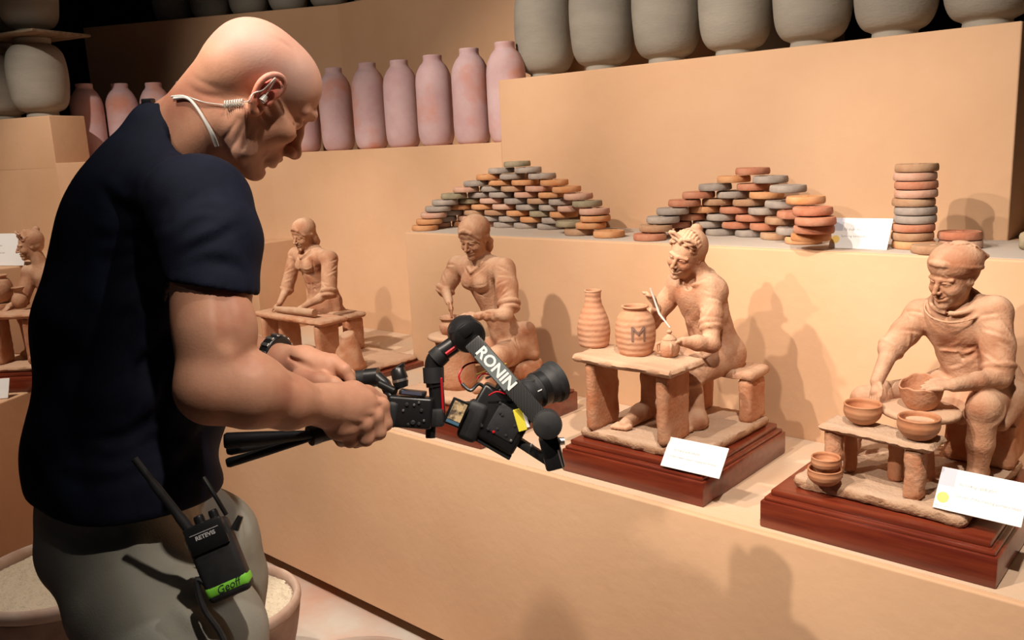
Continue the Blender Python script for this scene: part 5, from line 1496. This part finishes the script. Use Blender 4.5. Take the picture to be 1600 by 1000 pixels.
for pts, w in (([(-1.1212, 0.4999, 0.9824), (-1.0920, 0.5186, 0.9547), (-1.0725, 0.5592, 0.9390)], .007), ([(-1.1294, 0.4880, 0.9656), (-1.0852, 0.5007, 0.9166), (-1.0476, 0.5525, 0.8817)], .009), ([(-1.1391, 0.4810, 0.9463), (-1.0959, 0.4845, 0.8915), (-1.0586, 0.5058, 0.8464)], .009),
               ([(-1.1286, 0.5548, 1.0080), (-1.0991, 0.5627, 0.9641), (-1.0751, 0.5951, 0.9283)], .006), ([(-1.3412, 0.7452, 0.8965), (-1.3246, 0.7450, 0.8401), (-1.3120, 0.7382, 0.7728)], .008), ([(-1.1872, 0.4665, 0.9766), (-1.1302, 0.4803, 0.9397), (-1.0901, 0.4918, 0.8997)], .008),
               ([(-1.1551, 0.4995, 0.9922), (-1.1173, 0.4963, 0.9562), (-1.0962, 0.4887, 0.9086)], .005)):
    TR.fold([np.array(p) for p in pts], w, .013)
TR.cut((0, 0, .035), (0, 0, -1)); TR.cut((0, 0, pv[2] + .10), (0, 0, 1))
kid(field_obj('trousers', TR, M['trousers']), man)
SHF = Field((-1.8, 0.2, 0.0), (-0.9, 1.3, .16), 0.006)
for q in (nf, ff):
    SHF.chain([(q[0], q[1] - .05, .045), (q[0] + .01, q[1] + .05, .05), (q[0] + .03, q[1] + .17, .035)], [.045, .048, .034], .02, axis=(1, 0, 0), ratio=1.15)
SHF.cut((0, 0, .004), (0, 0, -1))
kid(field_obj('shoes', SHF, M['shoe']), man)

# ---- small things he wears
w0 = np.array((-1.3208, 0.8389, 1.1524)); wd = lk - lf; wd /= np.linalg.norm(wd)
wt = Matrix.Translation(w0) @ Vector(wd).to_track_quat('Z', 'Y').to_matrix().to_4x4()
we = empty('wristwatch', (0, 0, 0)); we.matrix_world = wt
wb = kid(we, man); we.parent = man
wt_loc = Matrix.Translation(Vector(w0)) @ Vector(wd).to_track_quat('Z', 'Y').to_matrix().to_4x4()
we.matrix_parent_inverse = Matrix.Identity(4); we.matrix_basis = Matrix.Translation(-man.location) @ wt_loc
me = lathe_mesh('band', [(.0300, -.010), (.0335, -.0105), (.0345, -.004), (.0345, .004), (.0335, .0105), (.0300, .010)], 40)
me.transform(Matrix.Diagonal((1.0, 1.12, 1, 1)))
link('band', me, M['black'], we)
for i in range(16):
    a = 2 * math.pi * i / 16
    box('link', (.0356 * math.cos(a), .0399 * math.sin(a), 0), (.0030, .0062, .0165), M['steel'], we, Matrix.Rotation(a, 3, 'Z'), .0005, 1)
def onneck(pix, lift):
    """points lying on the skin of head and neck, found along rays of the design view"""
    out = []
    q = np.array(CAMROT)
    o_ = np.array((0, 0, 1.5))
    for (x, y) in pix:
        r = q @ np.array(((x - 800) / 1352., -(y - 500) / 1352., -1.0)); r /= np.linalg.norm(r)
        w_ = Ph - o_; tt = w_ @ r; dd = np.linalg.norm(w_ - tt[:, None] * r, axis=1)
        ok = dd < .0035
        t_ = tt[ok].min() if ok.any() else tt[np.argmin(dd)]
        out.append(o_ + r * (t_ - lift))
    return out
kid(tube('lanyard', spline(onneck([(272, 154), (292, 153), (306, 166), (320, 188), (331, 210), (338, 228)], .002), 5), .0026, M['lanyard'], None, 10), man)
kid(tube('lanyard', spline(onneck([(268, 151), (286, 150), (300, 158), (316, 180), (333, 208), (341, 228)], .002), 5), .0016, M['lanyard'], None, 8), man)
# coiled acoustic tube from the radio to the ear
pts = []
c0, c1 = [Vector(v) for v in onneck([(350, 163), (380, 160)], .005)]
ax = (c1 - c0); n1 = ax.cross(Vector((0, 0, 1))).normalized(); n2 = ax.normalized().cross(n1)
for i in range(97):
    t = i / 96
    pts.append(c0 + ax * t + (n1 * math.cos(t * 2 * math.pi * 8) + n2 * math.sin(t * 2 * math.pi * 8)) * .0048)
kid(tube('coiled_ear_tube', pts, .0013, M['clear'], None, 6, None), man)
kid(tube('ear_tube', spline(onneck([(296, 152), (320, 160), (350, 164)], .002), 5), .0011, M['clear'], None, 6, None), man)
kid(tube('ear_tube', spline(onneck([(380, 160), (390, 157), (396, 146), (412, 140), (430, 122), (424, 136), (413, 152)], .003), 6), .0012, M['clear'], None, 6, None), man)
kid(tube('earpiece', onneck([(415, 150), (409, 158)], .003), [.004, .0055], M['clear'], None, 12), man)
# lapel microphone clip at the back of the collar
kid(box('microphone_clip', (-1.4110, 0.7063, 1.5973), (.019, .014, .014), M['black'], None, Matrix.Rotation(.5, 3, 'Z'), .002), man)
kid(tube('microphone_cable', spline([(-1.4110, 0.7125, 1.5953), (-1.3774, 0.7133, 1.5880), (-1.3491, 0.7163, 1.5813), (-1.3297, 0.7246, 1.5732)], 5), .0015, M['black'], None, 6), man)

# ------------------------------------------------------------------ walkie-talkie on his hip
CX, CU, CB = [Vector(CAMROT.col[i]) for i in range(3)]     # directions used to lay out hand-held gear: right, up, towards the viewer
def basis(ang):
    """frame whose x axis is turned by ang (radians, anticlockwise) about the view-facing axis"""
    x = CX * math.cos(ang) + CU * math.sin(ang); y = CU * math.cos(ang) - CX * math.sin(ang)
    return Matrix((x, y, CB)).transposed()
rb = basis(math.radians(22)) @ Matrix.Rotation(.15, 3, 'Y')
ra = empty('walkie_talkie', (-1.0484, 0.5412, 0.9700), rb)
tag(ra, 'black walkie-talkie with a green name strip clipped to grey trousers', 'radio')
box('battery_case', (0, -.008, -.010), (.060, .105, .034), M['black_matt'], ra, None, .008, 3)
box('front_panel', (0, .030, .006), (.054, .040, .010), M['black'], ra, None, .004, 2)
for i, (x, r_) in enumerate(((-.004, .0075), (.016, .0065))):
    cyl_prof('knob', (x, .044, -.008), (x, .07, -.008), [(0, 0), (r_, 0), (r_, .012), (r_ * .85, .015), (0, .015)], M['black'], ra, 20)
tube('antenna', spline([(-.022, .044, -.012), (-.030, .075, -.012), (-.044, .130, -.008), (-.052, .165, -.004)], 4), [.0075] * 4 + [.0065] * 4 + [.0050] * 5, M['black_matt'], ra, 12)
tube('holster_strap', spline([(.030, .045, -.012), (.026, .075, -.010), (.020, .105, -.014)], 4), .0032, M['black'], ra, 8)
tube('push_to_talk_lever', [(.034, .022, -.008), (.048, .036, -.008)], [.006, .004], M['black'], ra, 10)
tube('cable', spline([(-.018, -.045, .0), (-.034, -.02, .0), (-.040, -.06, .0), (-.032, -.11, -.002), (-.040, -.20, -.004), (-.06, -.32, -.004)], 5), .0045, M['black_matt'], ra, 8)
box('printed_frame', (0, .038, .0112), (.040, .0010, .0004), M['ink'], ra)
text_mesh('lettering', 'RETEVIS', .0078, mat('pale_print', (.55, .55, .55), .6), ra, Matrix.Translation((0, .032, .0114)), bold=.0002)
gt = mat('green_tape', (0.20, 0.62, 0.045), .6)
bm = bmesh.new(); bm_box(bm, (0, -.044, -.0098), (.0612, .022, .0352), None, .008, 3)
from_bm('green_tape', bm, gt, ra, True, 40)
text_mesh('lettering', 'Geoff', .0145, mat('black_marker', (.02, .03, .02), .7), ra, Matrix.Translation((.002, -.044, .0080)) @ Matrix.Rotation(.06, 4, 'Z'), shear=.25, extrude=.0002)


# ------------------------------------------------------------------ the gimbal in his hands
GO = Vector((-1.0247, 0.9588, 1.0953))
GB = Matrix((CX, CU, CB)).transposed()
ge = empty('camera_gimbal', GO, GB)
tag(ge, 'black handheld camera gimbal with folded tripod legs and a lettered carbon arm', 'gimbal')
def gl(w): return GB.transposed() @ (Vector(w) - GO)
def rz(a): return Matrix.Rotation(math.radians(a), 3, 'Z')
M['red'] = mat('red_anodised', (0.50, 0.01, 0.02), 0.35)
M['panel'] = mat('grey_arm_panel', (0.16, 0.18, 0.18), 0.4)
M['white_print'] = mat('white_print', (0.80, 0.80, 0.80), 0.6)
M['glass'] = mat('dark_lens_glass', (0.01, 0.012, 0.02), 0.05, spec=0.8)
M['yellow_tape'] = mat('yellow_tape', (0.78, 0.68, 0.05), 0.6)
M['orange'] = mat('brass_rod', (0.55, 0.36, 0.08), 0.35, metal=0.6)
def carbon():
    m = mat('carbon_weave', (0.02, 0.02, 0.02), 0.35)
    nt = m.node_tree; N, L = nt.nodes.new, nt.links.new
    tc = N('ShaderNodeTexCoord'); w = N('ShaderNodeTexWave'); w.inputs['Scale'].default_value = 120; w.bands_direction = 'X'
    r = N('ShaderNodeValToRGB'); r.color_ramp.elements[0].color = (.006, .006, .006, 1); r.color_ramp.elements[1].color = (.085, .085, .085, 1)
    r.color_ramp.elements[0].position = .45; r.color_ramp.elements[1].position = .55
    L(tc.outputs['Object'], w.inputs['Vector']); L(w.outputs['Fac'], r.inputs[0]); L(r.outputs[0], nt.nodes['Principled BSDF'].inputs['Base Color'])
    return m
M['carbon'] = carbon()
tube('grip', [gl((-1.1064, 0.7585, 1.0705)), gl((-1.1044, 0.7919, 1.0710)), gl((-1.0871, 0.8707, 1.0776)), gl((-1.0807, 0.9000, 1.0787))], [.0150, .0165, .0165, .0180], M['black_matt'], ge, 24)
tube('collar', [gl((-1.1081, 0.7501, 1.0704)), gl((-1.1060, 0.7644, 1.0710))], [.0165, .0165], M['black'], ge, 24)
for a, b, r in (((-1.1022, 0.7533, 1.0728), (-1.1575, 0.6322, 1.0867), .0125), ((-1.1058, 0.7552, 1.0663), (-1.1823, 0.6457, 1.0415), .0078), ((-1.1172, 0.7609, 1.0645), (-1.2271, 0.6749, 1.0443), .0085)):
    a_, b_ = gl(a), gl(b); d_ = b_ - a_
    tube('tripod_leg', [a_, a_ + d_ * .12, a_ + d_ * .55, a_ + d_ * .97, b_], [r * .45, r * .6, r * .85, r, r * .8], M['black_matt'], ge, 10)
# control housing
cb = gl((-1.0609, 0.9205, 1.0734))
box('control_housing', cb, (.074, .052, .044), M['black'], ge, rz(-4), .005, 3)
box('housing_cap', cb + Vector((-.030, -.002, .0)), (.024, .046, .050), M['black_matt'], ge, rz(-10), .009, 3)
box('status_screen', cb + Vector((.004, .032, .004)), (.044, .008, .034), M['black'], ge, rz(-6), .002, 2)
box('screen_glass', cb + Vector((.004, .0325, .0215)), (.034, .005, .001), mat('lit_status_screen', (.08, .08, .12), .2), ge, rz(-6))
for x, y, r in ((-.004, .014, .0032), (.008, .013, .0022), (.016, .017, .0022), (-.010, .004, .0022), (.020, .004, .0030), (.006, -.016, .0040), (.016, -.018, .0028), (.024, -.013, .0022), (-.002, -.019, .0024)):
    cyl_prof('button', cb + Vector((x, y, .021)), cb + Vector((x, y, .03)), [(0, 0), (r, 0), (r, .0025), (r * .7, .0035), (0, .0035)], M['steel'] if r < .0024 else M['black_matt'], ge, 14)
box('trigger_guard', cb + Vector((-.044, .020, -.004)), (.012, .010, .022), M['black'], ge, rz(-35), .003)
# second handle held by the left hand
tube('side_handle', [gl((-1.1916, 0.8830, 1.1151)), gl((-1.1712, 0.9021, 1.1182)), gl((-1.1484, 0.9163, 1.1205))], [.0135, .0145, .0145], M['black_matt'], ge, 24)
tube('handle_ring', [gl((-1.1598, 0.9099, 1.1192)), gl((-1.1411, 0.9230, 1.1211))], [.0165, .0165], M['black'], ge, 24)
tube('clamp_arm', [gl((-1.1388, 0.9183, 1.1214)), gl((-1.1203, 0.9189, 1.1126)), gl((-1.0947, 0.9094, 1.0941))], [.011, .010, .009], M['black'], ge, 12)
tube('clamp_arm', [gl((-1.1192, 0.9069, 1.1156)), gl((-1.0872, 0.9124, 1.1058))], [.007, .007], M['black'], ge, 10)
tube('focus_wheel', [gl((-1.0826, 0.9246, 1.1102)), gl((-1.0859, 0.9239, 1.1188)), gl((-1.0875, 0.9247, 1.1274)), gl((-1.0920, 0.9242, 1.1402)), gl((-1.0941, 0.9235, 1.1446))], [.010, .0135, .0135, .0125, .008], M['black'], ge, 24)
tube('wheel_band', [gl((-1.0861, 0.9243, 1.1210)), gl((-1.0873, 0.9244, 1.1252))], [.0139, .0139], M['steel'], ge, 24)
tube('lever', [gl((-1.0915, 0.9182, 1.1417)), gl((-1.0821, 0.9293, 1.1516)), gl((-1.0807, 0.9291, 1.1463))], [.0035, .003, .003], M['black'], ge, 8)
# upright and folded pan arm
tube('upright_post', [gl((-1.0306, 0.9545, 1.0483)), gl((-1.0411, 0.9628, 1.1141))], [.0125, .0130], M['black'], ge, 20)
box('red_strip', gl((-1.0227, 0.9585, 1.0979)), (.0035, .060, .004), M['red'], ge, rz(3), .001, 1)
box('post_clamp', gl((-1.0313, 0.9503, 1.0605)), (.026, .030, .032), M['black_matt'], ge, rz(3), .004)
tube('locking_knob', [gl((-1.0378, 0.9424, 1.0525)), gl((-1.0353, 0.9379, 1.0272))], [.0095, .0085], M['black'], ge, 20)
tube('pan_arm', spline([gl((-1.0415, 0.9613, 1.1099)), gl((-1.0470, 0.9647, 1.1407)), gl((-1.0447, 0.9714, 1.1585)), gl((-1.0315, 0.9867, 1.1714)), gl((-1.0138, 1.0071, 1.1882))], 6), .0150, M['black'], ge, 22)
tube('arm_joint', [gl((-1.0438, 0.9610, 1.1164)), gl((-1.0471, 0.9648, 1.1418))], [.0175, .0180], M['black_matt'], ge, 22)
tube('arm_joint', [gl((-1.0459, 0.9693, 1.1543)), gl((-1.0373, 0.9799, 1.1654))], [.0178, .0170], M['black_matt'], ge, 22)
rs_a, rs_b = gl((-1.0239, 0.9743, 1.1661)), gl((-1.0079, 0.9929, 1.1818))
tube('red_strip', [rs_a, rs_b], [.0035, .0035], M['red'], ge, 8)
mc = gl((-1.0069, 1.0083, 1.1954))
ax1 = Vector((.35, -.25, .90)).normalized()
cyl_prof('roll_motor', mc - ax1 * .024, mc + ax1, [(0, 0), (.022, 0), (.0285, .005), (.0295, .012), (.0295, .036), (.027, .043), (.020, .047), (0, .048)], M['black'], ge, 40)
ax0 = Vector((-.50, .72, .3)).normalized()
cyl_prof('motor_cap', mc + ax0 * .004, mc + ax0, [(0, 0), (.026, 0), (.027, .010), (.024, .018), (.014, .023), (0, .024)], M['black'], ge, 36)
# the long lettered arm
ra_, rb_ = gl((-0.9847, 0.9985, 1.1867)), gl((-0.8826, 1.0534, 1.0504))
dd_ = (rb_ - ra_); an = math.degrees(math.atan2(dd_.y, dd_.x)); Lr = dd_.length
mid_ = (ra_ + rb_) / 2
box('roll_arm', mid_, (Lr * 1.02, .0310, .011), M['carbon'], ge, rz(an), .003, 2)
pm = ra_ + dd_ * .33
box('arm_panel', pm + Vector((0, 0, .0055)), (Lr * .42, .0285, .0010), M['panel'], ge, rz(an), .0004, 1)
text_mesh('lettering', 'RONIN', .0265, M['white_print'], ge, Matrix.Translation(pm + Vector((0, 0, .0062))) @ Matrix.Rotation(math.radians(an), 4, 'Z'), bold=.0008)
mt = gl((-0.8752, 1.0527, 1.0486))
cyl_prof('tilt_motor', mt + Vector((0, 0, -.022)), mt + Vector((.004, .0, 1)), [(0, 0), (.022, 0), (.0245, .003), (.0245, .030), (.0225, .036), (.014, .039), (0, .040)], M['black_matt'], ge, 44)
box('lower_bracket', gl((-0.8834, 1.0716, 0.9933)), (.033, .058, .036), M['black'], ge, rz(14), .005, 2)
box('bracket_plate', gl((-0.8689, 1.0753, 0.9839)), (.0022, .034, .030), M['steel'], ge, rz(16), .0005, 1)
tube('clamp_screw', [gl((-0.8772, 1.0752, 1.0116)), gl((-0.8660, 1.0854, 1.0120))], [.0065, .0065], M['steel'], ge, 18)
box('slide_rail', gl((-0.9226, 1.0579, 0.9962)), (.085, .014, .036), M['black_matt'], ge, rz(-33), .002, 2)
cyl_prof('rail_screw', gl((-0.9034, 1.0442, 1.0088)), gl((-0.8722, 1.0082, 1.0257)), [(0, 0), (.003, 0), (.003, .002), (0, .0025)], M['steel'], ge, 16)

# ------------------------------------------------------------------ the camera on the gimbal
KO = Vector((-0.9641, 1.0362, 1.0540))
KA = -30.0
KB = GB @ rz(KA)
ke = empty('video_camera', KO, KB)
tag(ke, 'black video camera with a large lens and flip-out screen mounted on the gimbal', 'camera')
def kl(w): return KB.transposed() @ (Vector(w) - KO)
box('camera_body', (.000, -.006, 0), (.100, .086, .062), M['black'], ke, None, .007, 3)
box('hand_grip', (-.036, -.030, .018), (.036, .070, .036), M['black_matt'], ke, rz(8), .010, 3)
box('side_cover', (.014, -.004, .0305), (.050, .052, .004), M['black_matt'], ke, None, .002, 2)
box('top_hump', (.000, .046, .004), (.062, .030, .044), M['black'], ke, None, .006, 3)
box('cage_rail', (-.004, .058, .008), (.066, .010, .016), M['black_matt'], ke, rz(38), .002, 2)
box('brass_rod', kl((-0.9731, 1.0291, 1.1343)), (.056, .0035, .005), M['orange'], ke, rz(50), .001, 1)
box('steel_rod', kl((-0.9641, 1.0283, 1.1268)), (.036, .0040, .004), M['steel'], ke, rz(52), .001, 1)
box('base_plate', (.002, -.052, 0), (.096, .010, .050), M['black_matt'], ke, None, .002, 2)
rr = random.Random(8)
for i in range(16):
    x, y = rr.uniform(-.036, .036), rr.uniform(-.030, .042)
    cyl_prof('button', (x, y, .030), (x, y, .05), [(0, 0), (.0026, 0), (.0024, .0035), (0, .004)], rr.choice([M['black_matt']] * 4 + [M['steel'], M['red']]), ke, 12)
la, lb = kl((-0.9359, 1.0555, 1.0831)), kl((-0.9144, 1.1339, 1.0993))
cyl_prof('lens_barrel', la, lb, [(0, -.01), (.0255, -.01), (.0255, .006), (.0275, .008), (.0275, .022), (.0262, .024), (.0262, .030), (.0300, .034), (.0300, .052), (.0325, .056), (.0330, .066), (.0365, .070), (.0368, .080), (.0345, .081), (.033, .074), (0, .074)], M['black_matt'], ke, 56)
cyl_prof('focus_ring', la, lb, [(.0290, .0355), (.0310, .036), (.0310, .050), (.0290, .0505)], M['black'], ke, 56)
lax = (lb - la).normalized()
cyl_prof('front_glass', la + lax * .0745, la + lax, [(0, .002), (.020, .0015), (.032, 0)], M['glass'], ke, 40)
lq = lax.to_track_quat('Z', 'Y').to_matrix()
side = (kl(Vector(KO) + GB @ Vector((0, 0, 1))) - lax * lax.dot(kl(Vector(KO) + GB @ Vector((0, 0, 1))))).normalized()
box('lens_mark', la + lax * .028 + side * .0266 + Vector((0, 0, 0)), (.0015, .0015, .012), M['white_print'], ke, lq)
# flip-out screen showing the sculptures
fe = gl((-0.9897, 0.9569, 1.0739)); fs = empty('flip_screen', (0, 0, 0)); fs.parent = ke
fs.matrix_local = Matrix.Translation(kl((-0.9897, 0.9569, 1.0739))) @ (KB.transposed() @ GB @ rz(-24) @ Matrix.Rotation(.25, 3, 'Y')).to_4x4()
box('screen_frame', (0, 0, 0), (.030, .046, .006), M['black'], fs, None, .002, 2)
def lcd():
    m = bpy.data.materials.new('lit_lcd'); m.use_nodes = True
    nt = m.node_tree; N, L = nt.nodes.new, nt.links.new
    b = nt.nodes['Principled BSDF']; b.inputs['Roughness'].default_value = .2
    tc = N('ShaderNodeTexCoord'); n = N('ShaderNodeTexNoise'); n.inputs['Scale'].default_value = 110; n.inputs['Detail'].default_value = 3
    r = N('ShaderNodeValToRGB'); r.color_ramp.elements[0].color = (.10, .07, .05, 1); r.color_ramp.elements[1].color = (.55, .38, .20, 1)
    r.color_ramp.elements[0].position = .4; r.color_ramp.elements[1].position = .6
    L(tc.outputs['Object'], n.inputs['Vector']); L(n.outputs['Fac'], r.inputs[0])
    L(r.outputs[0], b.inputs['Base Color']); L(r.outputs[0], b.inputs['Emission Color']); b.inputs['Emission Strength'].default_value = .45
    return m
box('screen_picture', (0, .003, .0033), (.023, .032, .0006), lcd(), fs)
box('screen_readout', (0, -.0165, .0033), (.023, .005, .0006), mat('blue_readout', (.10, .22, .34), .4), fs)
box('screen_arm', kl((-0.9929, 0.9834, 1.0809)), (.030, .010, .010), M['black'], ke, rz(35), .002)
for pts, r in ((((-1.0057, 0.9923, 1.1057), (-1.0132, 0.9907, 1.1251), (-1.0111, 1.0036, 1.1403), (-1.0005, 1.0211, 1.1446), (-0.9887, 1.0367, 1.1383)), .0017), (((-0.9825, 1.0037, 1.1221), (-0.9769, 1.0108, 1.1301), (-0.9655, 1.0204, 1.1273)), .0015), (((-0.9554, 1.0010, 1.0981), (-0.9431, 1.0070, 1.1051), (-0.9349, 1.0196, 1.0989)), .0013)):
    tube('red_cable', spline([kl(p) for p in pts], 6), r, M['red'], ke, 8)
tube('black_cable', spline([kl(p) for p in ((-1.0010, 0.9852, 1.1148), (-0.9827, 0.9856, 1.1064), (-0.9801, 1.0036, 1.1136), (-0.9696, 1.0106, 1.1046))], 6), .003, M['black'], ke, 8)
tp = kl((-0.9169, 1.0333, 1.0541))
box('name_tape', tp, (.0155, .038, .006), M['yellow_tape'], ke, rz(46), .001, 1)
box('white_label', kl((-0.9099, 1.0386, 1.0606)), (.006, .040, .006), M['card'], ke, rz(46), .001, 1)

# ------------------------------------------------------------------ clay basins of grain on the floor
M['basin'] = mat('brown_glazed_basin', (0.20, 0.10, 0.06), 0.55, (0.32, 0.20, 0.14), 9.0, 5.0, 0.001, 60.0)
M['grain'] = mat('pale_rice_husk', (0.70, 0.60, 0.46), 0.9, (0.52, 0.42, 0.28), 120.0, 6.0, 0.004, 190.0, spec=0.1, lo=.5, hi=.75)
def basin(x, y, R_, h, lab, glab, seed):
    e = empty('clay_basin', (x, y, 0.001)); tag(e, lab, 'basin')
    pr = [(R_ * .62, 0), (R_ * .66, .006), (R_ * .86, h * .45), (R_ * .97, h * .82), (R_ * .97, h * .90)]
    link('bowl', lathe_mesh('bowl', smooth_prof(pr + [(R_ * .90, h * .88), (R_ * .86, h * .72), (R_ * .7, h * .5), (0, h * .5)], 3), 64, .004, seed), M['basin'], e)
    link('rim', lathe_mesh('rim', smooth_prof([(R_ * .90, h * .90), (R_ * .905, h * .965), (R_ * .945, h), (R_ * .99, h * .975), (R_ * 1.0, h * .93), (R_ * .97, h * .885), (R_ * .90, h * .90)], 5), 72, .004, seed), mat('pale_worn_rim', (.46, .30, .23), .6, (.55, .42, .34), 14.0), e)
    bm = bmesh.new()
    n = 70
    rs = random.Random(seed)
    grid = {}
    for i in range(-n // 2, n // 2 + 1):
        for j in range(-n // 2, n // 2 + 1):
            px, py = i * R_ * 1.76 / n, j * R_ * 1.76 / n
            if math.hypot(px, py) < R_ * .89:
                z = h * .895 + .026 * (1 - (math.hypot(px, py) / R_) ** 2) + .010 * noise.noise(Vector((px * 9, py * 9, seed))) + .006 * noise.noise(Vector((px * 45, py * 45, seed))) + rs.uniform(-.0015, .0015)
                grid[(i, j)] = bm.verts.new((px, py, z))
    for (i, j), v in grid.items():
        q = [grid.get(k) for k in ((i, j), (i + 1, j), (i + 1, j + 1), (i, j + 1))]
        if all(q): bm.faces.new(q)
    o = from_bm('rice_husk', bm, M['grain'], None, True)
    o.location = (x, y, 0.001)
    tag(o, glab, 'grain', None, 'stuff')
basin(-2.575, 0.86, .262, .35, 'large clay basin on the floor at the lower left corner', 'pale husks heaped in the basin at the lower left corner', 3)
basin(-2.115, 1.095, .215, .30, 'clay basin on the floor behind the man\'s right leg', 'pale husks in the basin behind the man\'s legs', 5)
basin(-1.50, 1.06, .22, .30, 'clay basin cut by the bottom edge, below the gimbal', 'pale husks in the basin at the bottom edge', 8)
wk = put('dried_cake', lathe_mesh('dried_cake', smooth_prof([(0, 0), (.018, .0), (.024, .006), (.016, .014), (0, .012)], 4), 24, .12, 4), (-2.69, .88, .318), 'small greenish dried piece lying on the husks at lower left', 'dried piece')
wk.data.materials.append(mat('olive_dried_fruit', (.42, .36, .14), .5, (.55, .52, .36), 60.0)); wk.data.polygons.foreach_set('use_smooth', [True] * len(wk.data.polygons))
F = Field((-1.98, 1.16, 0.0), (-1.70, 1.36, .10), .004)
F.ell((-1.84, 1.26, .02), (.09, .05, .035), .02); F.ell((-1.80, 1.29, .03), (.05, .035, .035), .02); F.ell((-1.89, 1.24, .02), (.04, .04, .03), .02)
F.wrinkle(.006, 60, 3); F.cut((0, 0, .002), (0, 0, -1))
tag(field_obj('crumpled_cloth', F, mat('white_cloth', (.66, .68, .76), .8)), 'crumpled white cloth on the floor beside the basin at the bottom edge', 'cloth')
